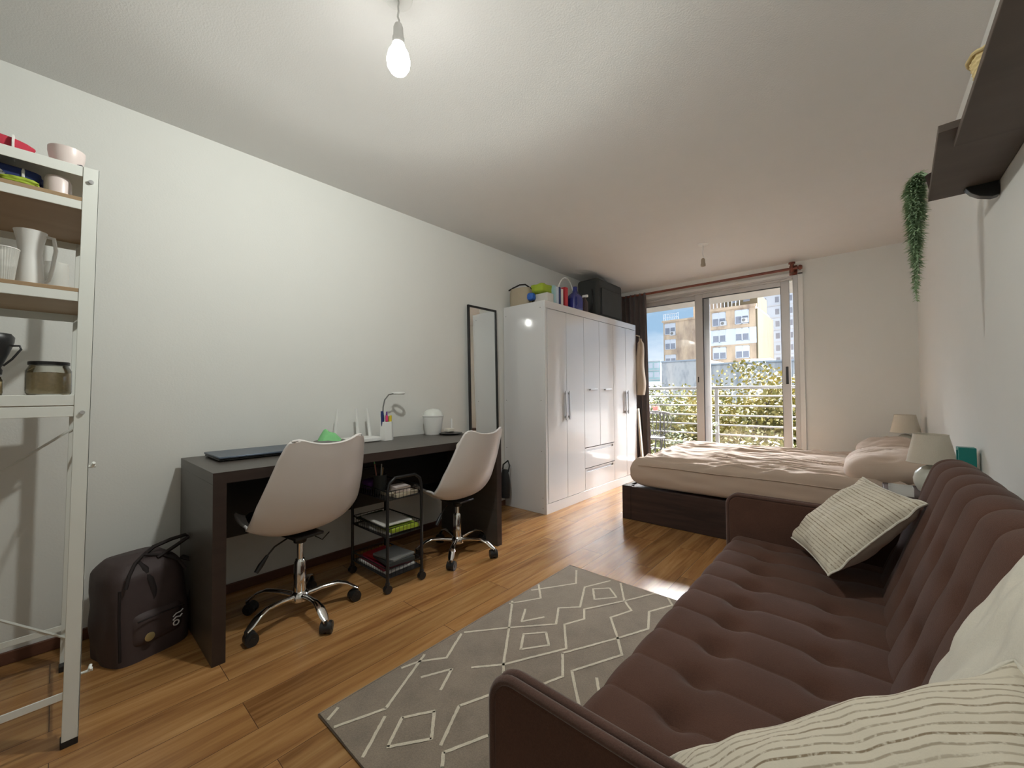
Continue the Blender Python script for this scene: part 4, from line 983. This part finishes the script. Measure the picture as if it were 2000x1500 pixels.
# ------------------------------------------------------------------ bed
def bed():
    t = thing('bed', 'low dark wooden bed frame beneath the beige mattress', 'bed', (-.6, 3.9, 0))
    x0, x1, y0, y1 = -1.565, .34, 3.2, 4.60
    for i, (a, b) in enumerate(((0, .135), (.138, .272))):
        pass
    B(x0+.02, x1, y0+.0, y0+.035, 0, .275).build('side_rail', 'bedwood', t, bevel=.004)
    B(x0+.02, x1, y1-.035, y1, 0, .275).build('side_rail', 'bedwood', t, bevel=.004)
    B(x0, x0+.035, y0+.002, y1, 0, .277).build('end_rail', 'bedwood', t, bevel=.004)
    B(x0+.035, x1, y0+.035, y1-.035, .20, .262).build('slat_base', 'bedwood', t)
    for y in (y0-.004,): B(x0-.006, x0+.07, y, y+.08, 0, .28).build('corner_post', 'bedwood', t, bevel=.004)
bed()
def mattress():
    x0, x1, y0, y1, zb, zt = -1.50, .33, 3.215, 4.585, .284, .515
    t = thing('mattress', 'mattress in a wrinkled beige fitted sheet on the low bed', 'mattress', ((x0+x1)/2, 3.9, zb))
    def top(x, y):
        v = Vector((x, y, 0))
        fade = min(1, (x-x0)/.06, (x1-x)/.06)
        w = 0
        for k, (fx, fy, a) in enumerate(((1.1, 6, .024), (2.2, 13, .014), (4, 24, .007))):
            q = noise.noise(Vector((x*fx+y*.8, y*fy+1.3*noise.noise(v*1.4)*3, k*5.1))); w += a*(1-abs(q)*2.2)
        b = .02*math.exp(-((x+1.15)**2/.08+(y-4.25)**2/.12))
        return zt + (w-.012)*fade + b + .006*noise.noise(v*3)
    def fn(u, v):
        # v runs over the cross-section in y, u along x
        ry = .055; per = [(.0, y0+.02, zb), (.07, y0-.004, zb+.05), (.14, y0-.008, zb+.13)]
        ex = min(1, u*14, (1-u)*14); e2 = math.sqrt(max(0, 1-(1-ex)**2))
        x = x0+(x1-x0)*(u if not (u*14 < 1 or (1-u)*14 < 1) else u)
        zc = (zt+zb)/2; hh = (zt-zb)/2*(.50+.5*e2)
        if v < .15: w = v/.15; a = -PI/2+ w*PI/2
        if v < .2:
            a = -PI/2+(v/.2)*PI; k = 3.0; cy = cos(a); sy = sin(a)
            y = y0+.06-(abs(cy)**(2/k))*.068; z = zc+hh*math.copysign(abs(sy)**(2/k), sy)
            if z > zc: z = zc+(top(x, y)-(zt)+hh)*(z-zc)/hh
            y += .006*noise.noise(Vector((x*4, z*20, 2)))*(1 if .02 < v < .18 else .3)
        elif v <= .8:
            y = y0+.06+(y1-y0-.12)*(v-.2)/.6; z = zc+hh+(top(x, y)-zt)*1.0
        else:
            a = PI/2-((v-.8)/.2)*PI; k = 3.0; cy = cos(a); sy = sin(a)
            y = y1-.06+(abs(cy)**(2/k))*.068; z = zc+hh*math.copysign(abs(sy)**(2/k), sy)
            if z > zc: z = zc+(top(x, y)-zt+hh)*(z-zc)/hh
        return Vector((x, y, z))
    m = MB().grid(fn, 240, 260)
    for uu in (0, 1): m.add([fn(uu, j/60) for j in range(61)], [tuple(range(61))])
    m.build('fitted_sheet', 'sheet', t, smooth=80)
    pts = [(x, y0-.012, .462+.006*noise.noise(Vector((x*3, 0, 0)))) for x in [x0+.07+(x1-x0-.1)*i/40 for i in range(41)]]
    MB().tube(pts, .003, 6).build('edge_seam', 'sheet', t, smooth=60)
mattress()
def bedpillow(cx, cy, cz, sx, sy, sz, lab, seed, tilt=8):
    R = Matrix.Rotation(math.radians(-tilt), 3, 'Y'); c = Vector((cx, cy, cz))
    def fn(u, v):
        a = 2*PI*u; b = PI*(v-.5); d = Vector((cos(b)*cos(a), cos(b)*sin(a), sin(b)))
        k = (abs(d.x)**3.5+abs(d.y)**3.5+abs(d.z)**2)**(-1/3); d *= k
        w = 1+.22*noise.noise(Vector((d.x*1.2+seed, d.y*3, d.z)))+.12*(1-2*abs(noise.noise(Vector((d.x*2+seed, d.y*5, d.z*2)))))
        return c+R @ Vector((d.x*sx, d.y*sy, d.z*sz*w))
    tag(MB().grid(fn, 80, 40, True).build('pillow', 'sheet', smooth=80), lab, 'pillow', 'pillows on the bed')
bedpillow(.10, 3.55, .572, .22, .31, .105, 'beige pillow at the near side of the bed head', 2)
bedpillow(.12, 4.25, .59, .19, .29, .10, 'beige pillow at the far side of the bed head', 6)
soft('green_pouch', (.10, 4.66, .60), (.08, .05, .02), 'lime', 'olive green flat pouch behind the far pillow', 'pouch', seed=3)

# nightstands and lamps
def nightstand(x0, x1, y0, y1, h, lab):
    t = thing('nightstand', lab, 'nightstand', ((x0+x1)/2, (y0+y1)/2, 0), group='dark nightstands beside the bed')
    B(x0, x1, y0, y1, h-.025, h).build('top', 'bedwood', t, bevel=.003)
    b = B(x0+.01, x0+.03, y0+.01, y1-.01, 0, h-.025); b.box(x1-.03, x1-.01, y0+.01, y1-.01, 0, h-.025); b.box(x0+.03, x1-.03, y0+.01, y0+.03, .04, h-.025); b.box(x0+.03, x1-.03, y1-.03, y1-.01, .04, h-.025)
    b.build('body', 'bedwood', t, bevel=.002)
nightstand(.062, .355, 2.78, 3.14, .54, 'dark wooden nightstand between sofa and bed')
nightstand(.05, .355, 4.66, 5.02, .54, 'dark wooden nightstand on the window side of the bed')
def tablelamp(x, y, zb, s, lab, th=1):
    t = thing('table_lamp', lab, 'lamp', (x, y, zb), group='round ceramic bedside lamps')
    MB().lathe([(.001, zb), (.035*s, zb), (.05*s, zb+.012), (.064*s, zb+.045*s), (.066*s, zb+.07*s), (.058*s, zb+.10*s), (.035*s, zb+.125*s), (.018*s, zb+.135*s), (.001, zb+.136*s)], (x, y, 0), 32).build('ceramic_base', 'ceramic', t, smooth=50)
    MB().cyl((x, y, zb+.13*s), (x, y, zb+.165*s), .009*s).build('neck', 'steel', t, smooth=40)
    z0 = zb+.150*s; z1 = z0+.135*s
    m = MB().lathe([(.089*s, z0), (.062*s, z1), (.060*s, z1), (.087*s, z0)], (x, y, 0), 40); m.f = m.f[:-2]; m.mi = m.mi[:-2]
    for yy, rr in ((z0, .0885), (z1, .0615)): m.tube([(x+rr*s*cos(2*PI*i/40), y+rr*s*sin(2*PI*i/40), yy) for i in range(40)], .002, 6, closed=True)
    m.build('lamp_shade', 'shade', t, smooth=40)
tablelamp(.246, 2.96, .54, 1.05, 'white table lamp on the nightstand beside the sofa')
tablelamp(.25, 4.80, .54, 1.10, 'white table lamp on the far nightstand, under the window wall')
def tealbox():
    t = thing('teal_box', 'teal green shallow box standing against the right wall', 'box', (.335, 2.70, .40))
    m = B(.305, .36, 2.66, 2.665, .0, .81); 
    m.box(.305, .36, 2.665, 2.72, .795, .81); m.box(.305, .36, 2.665, 2.72, .0, .015); m.box(.35, .36, 2.665, 2.72, .015, .795); m.box(.305, .36, 2.715, 2.72, .015, .795)
    m.build('frame', 'teal', t, bevel=.002)
tealbox()
t = thing('plastic_organizer', 'clear plastic tray on the nightstand beside the sofa', 'tray', (.12, 2.83, .54))
m = B(.08, .17, 2.79, 2.87, .541, .544); m.box(.08, .082, 2.79, 2.87, .544, .585); m.box(.168, .17, 2.79, 2.87, .544, .585); m.box(.08, .17, 2.79, 2.792, .544, .585); m.box(.08, .17, 2.868, 2.87, .544, .585); m.build('tray_body', 'plastic', t)

# ------------------------------------------------------------------ wall shelves, plant, basket
def wshelf(poly, z, th, lab, br):
    t = thing('wall_shelf', lab, 'shelf', (.3, sum(p[1] for p in poly)/4, z), group='dark wall shelves above the sofa')
    MB().prism([(x, y, z) for x, y in poly], (0, 0, th)).build('board', 'shelfwood', t, bevel=.0015)
    for by in br:
        pr = [(.372, z), (.372, z-.050), (.355, z-.053), (.325, z-.042), (.305, z-.025), (.292, z-.004), (.292, z)]
        MB().prism([(x, by, q) for x, q in pr], (0, .035, 0)).build('bracket', 'black', t, bevel=.002)
wshelf([(.205, .95), (.374, .95), (.374, 1.76), (.213, 1.76)], 1.79, .018, 'dark brown wall shelf nearest the camera above the sofa', (1.02,))
wshelf([(.174, 1.68), (.374, 1.66), (.374, 2.27), (.202, 2.27)], 1.81, .022, 'dark brown wall shelf further along, with hanging plant', (2.20,))
def plant():
    x, y, z = .168, 2.29, 1.832
    t = thing('hanging_plant', 'green trailing artificial plant hanging off the wall shelf', 'plant', (.23, 2.22, z))
    MB().lathe([(.001, z), (.026, z), (.036, z+.06), (.038, z+.062), (.032, z+.062), (.001, z+.05)], (.228, 2.22, 0), 24).build('pot', 'bedwood', t, smooth=40)
    rnd = random.Random(3)
    strands = [(0, 0, .41), (.03, .01, .12), (-.012, .02, .15), (.015, -.02, .14), (.022, .03, .3), (.012, .02, .33), (-.012, .01, .36), (.02, -.012, .24), (.0, .03, .30), (-.008, -.015, .26), (.026, .014, .19), (.006, -.004, .45)]
    st = MB(); lf = MB()
    for sx, sy, L in strands:
        p0 = Vector((.215, 2.235, z+.06)); p1 = Vector((x-.005+sx*.6, y-.02+sy*.5, z+.085)); pts = [p0, p1+Vector((.01, -.015, .012)), p1+Vector((0, .012, -.015))]
        for i in range(1, 12): pts.append(Vector((x-.008+sx*(1-.6*i/11)+.004*sin(i+sx*99)+.004*i/11, y+.005+sy*(1-.5*i/11)+.003*cos(i*1.3), z+.075-(L+.03)*i/11)))
        st.tube(pts, .0018, 5)
        for i in range(1, len(pts)-1):
            a, b = pts[i], pts[i+1]
            for k in range(34):
                c = a.lerp(b, rnd.random()); an = rnd.random()*2*PI; ln = rnd.uniform(.022, .036)*(1-.5*max(0, i-9)/3)
                d = Vector((cos(an), sin(an), rnd.uniform(-.9, -.1))).normalized(); n = Vector((-sin(an), cos(an), 0))*.003
                e = c+d*ln; md = c+d*ln*.5
                lf.add([c, md+n, e, md-n], [(0, 1, 2, 3)])
    st.build('stem', 'fern', t); lf.build('foliage', 'fern', t)
plant()
def basket():
    x, y, z = .262, 1.47, 1.8085
    t = thing('straw_basket', 'small straw basket on the nearer wall shelf', 'basket', (x, y, z))
    def fn(u, v):
        a = 2*PI*u; r = .044+.010*v+.0014*cos(v*12*PI)+.001*cos(24*a); return Vector((x+r*cos(a), y+r*sin(a), z+.062*v))
    m = MB().grid(fn, 72, 28, True); m.add([(x+.044*cos(2*PI*i/24), y+.044*sin(2*PI*i/24), z) for i in range(24)], [tuple(range(24))]); m.build('woven_body', 'basket', t, smooth=60)
    MB().tube([(x+.056*cos(2*PI*i/30), y+.056*sin(2*PI*i/30), z+.062+.003*sin(i*1.9)) for i in range(30)], .005, 6, closed=True).build('rim', 'basket', t, smooth=60)
basket()
t = thing('wooden_ornament', 'small brown wooden ornament at the near end of wall shelf', 'ornament', (.25, 1.14, 1.8085))
MB().lathe([(.001, 1.8085), (.022, 1.8085), (.026, 1.83), (.018, 1.86), (.022, 1.89), (.012, 1.91), (.001, 1.915)], (.232, 1.14, 0), 20).build('body', 'pot', t, smooth=50)

# ------------------------------------------------------------------ balcony
struct(B(-4.2, 1.4, YB+.18, 6.35, -.14, -.02).build('balcony_floor', 'tile'))
struct(B(-4.2, 1.4, YB+.18, 6.62, 2.40, 2.56).build('balcony_ceiling', 'balc'))
def railing():
    t = thing('balcony_railing', 'white horizontal bar railing along the balcony edge', 'railing', (-1.5, 6.2, -.02))
    MB().cyl((-4.1, 6.2, 1.115), (1.3, 6.2, 1.115), .02).build('top_rail', 'rail', t, smooth=40)
    for i, z in enumerate((1.0, .865, .73, .595, .46, .325, .19, .06)): MB().cyl((-4.1, 6.2, z), (1.3, 6.2, z), .011, n=10).build('rail_bar', 'rail', t, smooth=40)
    for x in (-3.2, -1.585, .03): B(x-.022, x+.022, 6.178, 6.222, -.02, 1.10).build('post', 'rail', t, bevel=.002)
railing()
def bchair():
    t = thing('balcony_chair', 'dark metal garden chair with curved slats on the balcony', 'chair', (-2.42, 5.85, -.02))
    x, y = -2.32, 5.85
    MB().tube([(x-.22, y-.02, .76), (x, y+.01, .78), (x+.2, y-.02, .76)], .011, 8).build('top_rail', 'bmetal', t, smooth=60)
    for i in range(9):
        u = -.18+.36*i/8
        MB().tube([(x+u*1.05, y, .76), (x+u*1.25, y+.01, .66), (x+u*1.1, y, .54), (x+u*.75, y-.03, .45), (x+u*.6, y-.10, .42)], .0065, 6).build('back_slat', 'bmetal', t, smooth=60)
    MB().tube([(x+.19*cos(a), y-.22+.19*sin(a), .42) for a in [2*PI*i/24 for i in range(24)]], .012, 8, closed=True).build('seat_ring', 'bmetal', t, smooth=60)
    s = MB()
    for i in range(9): yy = -.16+.04*i; w = math.sqrt(.19**2-yy*yy); s.box(x-w, x+w, y-.22+yy-.012, y-.22+yy+.012, .415, .422)
    s.build('seat', 'bmetal', t)
    for sx in (-1, 1):
        for sy in (-1, 1): MB().tube([(x+sx*.13, y-.22+sy*.13, .42), (x+sx*.11, y-.22+sy*.12, .25), (x+sx*.19, y-.22+sy*.18, -.02)], .009, 6).build('leg', 'bmetal', t, smooth=60)
bchair()
t = thing('plant_stand', 'dark metal plant stand on the balcony holding small pots', 'plant stand', (-2.45, 6.02, -.02))
B(-2.75, -2.28, 5.95, 6.12, .755, .765).build('stand_top', 'bmetal', t)
for xx in (-2.73, -2.30):
    for yy in (5.96, 6.11): MB().cyl((xx, yy, -.02), (xx, yy, .755), .008, n=8).build('leg', 'bmetal', t)
def potplant(x, y, z, r, h, m, kind, lab, seed, ph=.12):
    t = thing('potted_plant', lab, 'potted plant', (x, y, z), group='potted plants on the balcony')
    MB().lathe([(.001, z), (r*.7, z), (r, z+h), (r*1.08, z+h), (r*1.08, z+h*.85+.01), (r*.9, z+h-.004), (.001, z+h-.01)][:4]+[(.001, z+h-.01)], (x, y, 0), 20).build('pot', m, t, smooth=40)
    rnd = random.Random(seed); f = MB(); s = MB()
    for i in range(kind):
        an = rnd.random()*2*PI; tp = Vector((x+ph*.45*cos(an), y+ph*.3*sin(an), z+h+ph*rnd.uniform(.5, 1)))
        md = Vector((x+ph*.15*cos(an), y+ph*.1*sin(an), z+h+ph*.3)); s.tube([(x, y, z+h-.02), md, tp], [.004, .003, .002], 5)
        for k in range(9):
            a2 = rnd.random()*2*PI; d = Vector((cos(a2), sin(a2), rnd.uniform(-.3, .8))).normalized()*rnd.uniform(.03, .055)
            n = Vector((-sin(a2), cos(a2), 0))*.014; c = tp+Vector((rnd.uniform(-.02, .02), rnd.uniform(-.02, .02), rnd.uniform(-.04, .02)))
            f.add([c, c+d*.5+n, c+d, c+d*.5-n], [(0, 1, 2, 3)])
    s.build('stem', 'bark', t); f.build('foliage', 'olive' if seed % 2 else 'fern', t)
potplant(-2.40, 6.03, .766, .045, .08, 'pot', 5, 'succulent in pink terracotta pot on the plant stand', 1)
potplant(-2.52, 6.02, .766, .05, .09, 'bwhite', 5, 'small plant in pale pot on the plant stand', 2)
potplant(-1.78, 5.92, -.02, .10, .20, 'pot', 9, 'tall branching plant in a pot on the balcony floor', 4, .55)
potplant(-2.08, 6.05, -.02, .10, .20, 'bark', 9, 'low leafy plant in a brown pot by the balcony chair', 5, .28)

# ------------------------------------------------------------------ outside: ground, trees, buildings
GZ = -10.0
struct(B(-140, 120, 6.7, 260, GZ-.2, GZ).build('ground', 'street'))
def tree(x, y, ztop, rx, ry, rz, leaf, lab, seed, n=20000, size=.12):
    t = thing('street_tree', lab, 'tree', (x, y, GZ), group='autumn street trees below the balcony')
    rnd = random.Random(seed); zc = ztop-rz
    tr = MB().tube([(x, y, GZ), (x+.2, y, GZ+2.5), (x, y+.1, zc-rz*.4), (x+.1, y, zc+rz*.5)], [.28, .22, .16, .05], 10)
    tips = []
    for i in range(26):
        a = rnd.random()*2*PI; e = rnd.uniform(-.3, 1.1); d = Vector((cos(a)*cos(e)*rx, sin(a)*cos(e)*ry, sin(e)*rz))*rnd.uniform(.55, .92)
        st = Vector((x, y, zc-rz*.5+rnd.random()*rz*.6)); tp = Vector((x, y, zc))+d; tips.append(tp)
        tr.tube([st, st.lerp(tp, .5)+Vector((0, 0, .2)), tp], [.06, .04, .012], 5)
    tr.build('trunk', 'bark', t, smooth=60)
    f = MB(); cl = tips+[Vector((x, y, zc))+Vector((rnd.gauss(0, .45)*rx, rnd.gauss(0, .45)*ry, rnd.gauss(.1, .45)*rz)) for _ in range(34)]
    for i in range(n):
        c = rnd.choice(cl); s = rnd.gauss(0, .34); p = c+Vector((rnd.gauss(0, .42), rnd.gauss(0, .42), rnd.gauss(0, .34)))
        q = Vector(((p.x-x)/rx, (p.y-y)/ry, (p.z-zc)/rz))
        if q.length > 1.12: continue
        u = Vector((rnd.gauss(0, 1), rnd.gauss(0, 1), rnd.gauss(0, 1))).normalized(); w = u.cross(Vector((rnd.gauss(0, 1), rnd.gauss(0, 1), rnd.gauss(0, 1)))).normalized(); k = size*rnd.uniform(.5, 1.2)/2
        f.add([p-u*k, p+w*k*.8, p+u*k*1.1, p-w*k*.8], [(0, 1, 2, 3)])
    f.build('foliage', leaf, t)
tree(-2.9, 14.5, 1.75, 2.0, 1.9, 2.6, 'leaf2', 'yellow leaved street tree rising highest beyond the railing', 11)
tree(-5.6, 15.5, 1.15, 1.9, 1.9, 2.4, 'leaf1', 'green and yellow street tree left of the tallest tree', 12)
tree(-.9, 15.5, 1.55, 1.9, 1.9, 2.5, 'leaf1', 'green and yellow street tree right of the tallest tree', 13)
tree(-7.3, 13.5, -.25, 1.8, 1.8, 2.2, 'leaf2', 'low yellow street tree at far left behind the railing', 14)
tree(-4.2, 12.2, -.2, 2.0, 1.6, 2.3, 'leaf1', 'greener street tree in front, under the railing line', 15)
tree(-1.4, 12.0, -.1, 2.0, 1.6, 2.3, 'leaf1', 'greener street tree in front at the right', 16)

def fac(k): return lambda x, z: (x*k, 1.07+(z-1.07)*k)
def window_set(m_f, m_s, m_g, x0, x1, y, z0, z1, half=.45):
    m_f.box(x0, x1, y-.08, y+.02, z0, z0+.10); m_f.box(x0, x1, y-.08, y+.02, z1-.1, z1); m_f.box(x0, x0+.1, y-.08, y+.02, z0, z1); m_f.box(x1-.1, x1, y-.08, y+.02, z0, z1); xm = (x0+x1)/2; m_f.box(xm-.07, xm+.07, y-.08, y+.02, z0, z1)
    m_g.box(x0+.1, x1-.1, y-.03, y+.01, z0+.1, z1-.1)
    zs = z1-(z1-z0)*half; m_s.box(x0+.1, xm-.07, y-.05, y, zs, z1-.1); m_s.box(xm+.07, x1-.1, y-.05, y, zs, z1-.1)
def tan_building():
    k = 70/32; P = fac(k); Y = 70.0
    t = thing('apartment_building', 'stained tan apartment building with white windows beyond the trees', 'building', (-19, Y+6, GZ))
    xa, za = P(-12.25, 6.9); xb, zb = P(-8.83, 7.05); xc, zc = P(-5.6, 7.0)
    m = B(xa, xb+.3, Y+1.5, Y+14, GZ, za-.4); m.box(xb, xc, Y, Y+12, GZ, zc); m.build('wall', 'render', t)
    B(xc, xc+.25, Y+.02, Y+14, GZ, zc-.5).build('side_wall', 'ochre', t)
    m = MB()
    for a, b, y in ((xb, xc, Y), ): m.box(a-.2, b+.2, y-.25, y+.05, zc-.15, zc+.25)
    m.box(xa-.2, xb, Y+1.3, Y+1.6, za-.5, za-.2); m.build('cornice', 'render', t)
    x0, z0 = P(-10.25, 6.6); x1, z1 = P(-8.0, 9.9)
    B(x0, x1+1.2, Y+4, Y+12, z0-1, z1+4).build('stair_tower', 'render', t)
    x0, _ = P(-8.0, 0); x1, z1 = P(-5.7, 8.2); B(x0, x1, Y+3, Y+11, zc, z1).build('penthouse', 'ochre', t)
    bx0, bz0 = P(-8.78, 4.40); bx1, bz1 = P(-5.57, 5.52); B(bx0, bx1, Y-.06, Y+.02, bz0, bz1).build('white_band', 'palew', t)
    rows = [(6.80, 5.80), (5.52, 4.60), (4.26, 3.38)]
    for (zt, zl) in rows:
        for xl, xr in ((-8.37, -7.47), (-6.88, -6.00)):
            a, z1 = P(xl, zt); b, z0 = P(xr, zl); f = MB(); s = MB(); g = MB(); window_set(f, s, g, a, b, Y-.06, z0, z1)
            w = f.build('window', 'shutter', t); s.build('shutter', 'shutter', w); g.build('pane', 'bglass', w)
    for zt, zl in ((6.56, 5.66), (5.26, 4.45), (4.03, 3.3)):
        a, z1 = P(-11.9, zt); b, z0 = P(-11.05, zl); f = MB(); s = MB(); g = MB(); window_set(f, s, g, a*1.02, b*1.02, Y+1.5, z0, z1, .4)
        w = f.build('window', 'shutter', t); s.build('shutter', 'shutter', w); g.build('pane', 'bglass', w)
    for xl, zt, yy in ((-7.6, 6.0, Y), (-6.25, 6.08, Y), (-11.45, 5.75, Y+1.5)):
        a, z1 = P(xl, zt); k_ = B(a-.45, a+.45, yy-.5, yy-.1, z1-.45, z1+.25); ac = k_.build('air_conditioner', 'bwhite', t, bevel=.03)
        MB().cyl((a-.1, yy-.52, z1-.1), (a-.1, yy-.49, z1-.1), .24).build('fan_grille', 'grey', ac)
    r = MB()
    for i in range(9): x = xa+i*(xb-xa)*.35/8; r.box(x, x+.06, Y+1.5, Y+1.56, za-.3, za+1.0)
    r.box(xa, xa+(xb-xa)*.35, Y+1.5, Y+1.56, za+.9, za+1.0); r.box(xa, xa+(xb-xa)*.35, Y+1.5, Y+1.56, za+.3, za+.36); r.build('roof_railing', 'palew', t)
    r = MB()
    for i in range(10): x = xb+i*(x0-xb+3)/9; r.box(x, x+.08, Y+.3, Y+.4, zc, zc+1.5)
    r.box(xb, xb+4.5, Y+.3, Y+.4, zc+1.4, zc+1.5); r.build('roof_railing', 'palew', t)
    w = MB()
    for xl in (-7.4, -6.6): a, z1 = P(xl, 7.85); w.box(a, a+.9, Y+2.93, Y+3.02, z1-.5, z1)
    w.build('window', 'bglass', t)
tan_building()
def grey_building():
    k = 2.2; Y = 44.0
    t = thing('grey_party_wall', 'mottled grey blank walled building in front of the tan one', 'building', (-10, Y+3, GZ))
    x0 = -7.62*k; zt = 1.07+(2.52-1.07)*k
    m = B(x0, x0+4.9, Y, Y+8, GZ, zt+.0); m.box(x0+4.9, 8, Y-.5, Y+8, GZ, zt-.55); m.build('wall', 'greywall', t)
    c = B(x0-.1, x0+5.0, Y-.1, Y+.1, zt, zt+.15); c.box(x0+4.9, 8, Y-.65, Y-.3, zt-.55, zt-.40); c.build('coping', 'palew', t)
    c = MB()
    for x, w in ((x0+5.0, .12), (x0+9.5, .1), (-5.0, .12)): c.box(x, x+w, Y-.62, Y-.5, -3, zt-.6)
    c.build('drain_pipe', 'palew', t)
    r = MB()
    for a, b, h in ((-10.0, -6.6, .5), (-13.3, -12.2, .45), (-4, -1.5, .35)):
        r.prism([(a, Y+2, zt-.5), (b, Y+2, zt-.5), (b-.3, Y+2, zt-.5+h), (a+.9, Y+2, zt-.5+h)], (0, 3, 0))
    r.build('roof_shed', 'bwhite', t)
grey_building()
def tower(name, x0, x1, Y, dep, zt, m, floors, cols, lab, wm='bglass', zb=0, wf=.55, hf=.5):
    t = thing(name, lab, 'building', ((x0+x1)/2, Y+dep/2, GZ)); B(x0, x1, Y, Y+dep, GZ, zt).build('wall', m, t)
    fh = (zt-zb)/floors; cw = (x1-x0)/cols
    for i in range(floors):
        for j in range(cols):
            a = x0+cw*(j+.5-wf/2); z0 = zb+fh*(i+.25); B(a, a+cw*wf, Y-.12, Y+.02, z0, z0+fh*hf).build('window', wm, t)
    b = MB()
    for i in range(floors+1): b.box(x0-.2, x1+.2, Y-.25, Y, zb+fh*i-.1, zb+fh*i+.1)
    b.build('floor_band', 'bwhite', t)
tower('apartment_tower', -19.0, 4.0, 112, 16, 44, 'palew', 14, 9, 'tall pale blue white tower at the right behind the tan building', zb=4, wf=.3, hf=.45)
k = 130/60
tower('glass_building', -60, -49.2, 128, 10, 1.07+4.55*k, 'teal_b', 5, 5, 'distant aqua glass building at the left edge of the window view', wm='palew', zb=-4, wf=.75, hf=.55)
tower('white_house', -40.5, -35.6, 92, 8, 3.3, 'bwhite', 2, 3, 'small white house low at the left of the window view', zb=-2, wf=.3, hf=.4)
tower('white_house', -37, -28, 80, 8, -.2, 'bwhite', 2, 5, 'long low white house in front of the small white house', zb=-5, wf=.3, hf=.3)
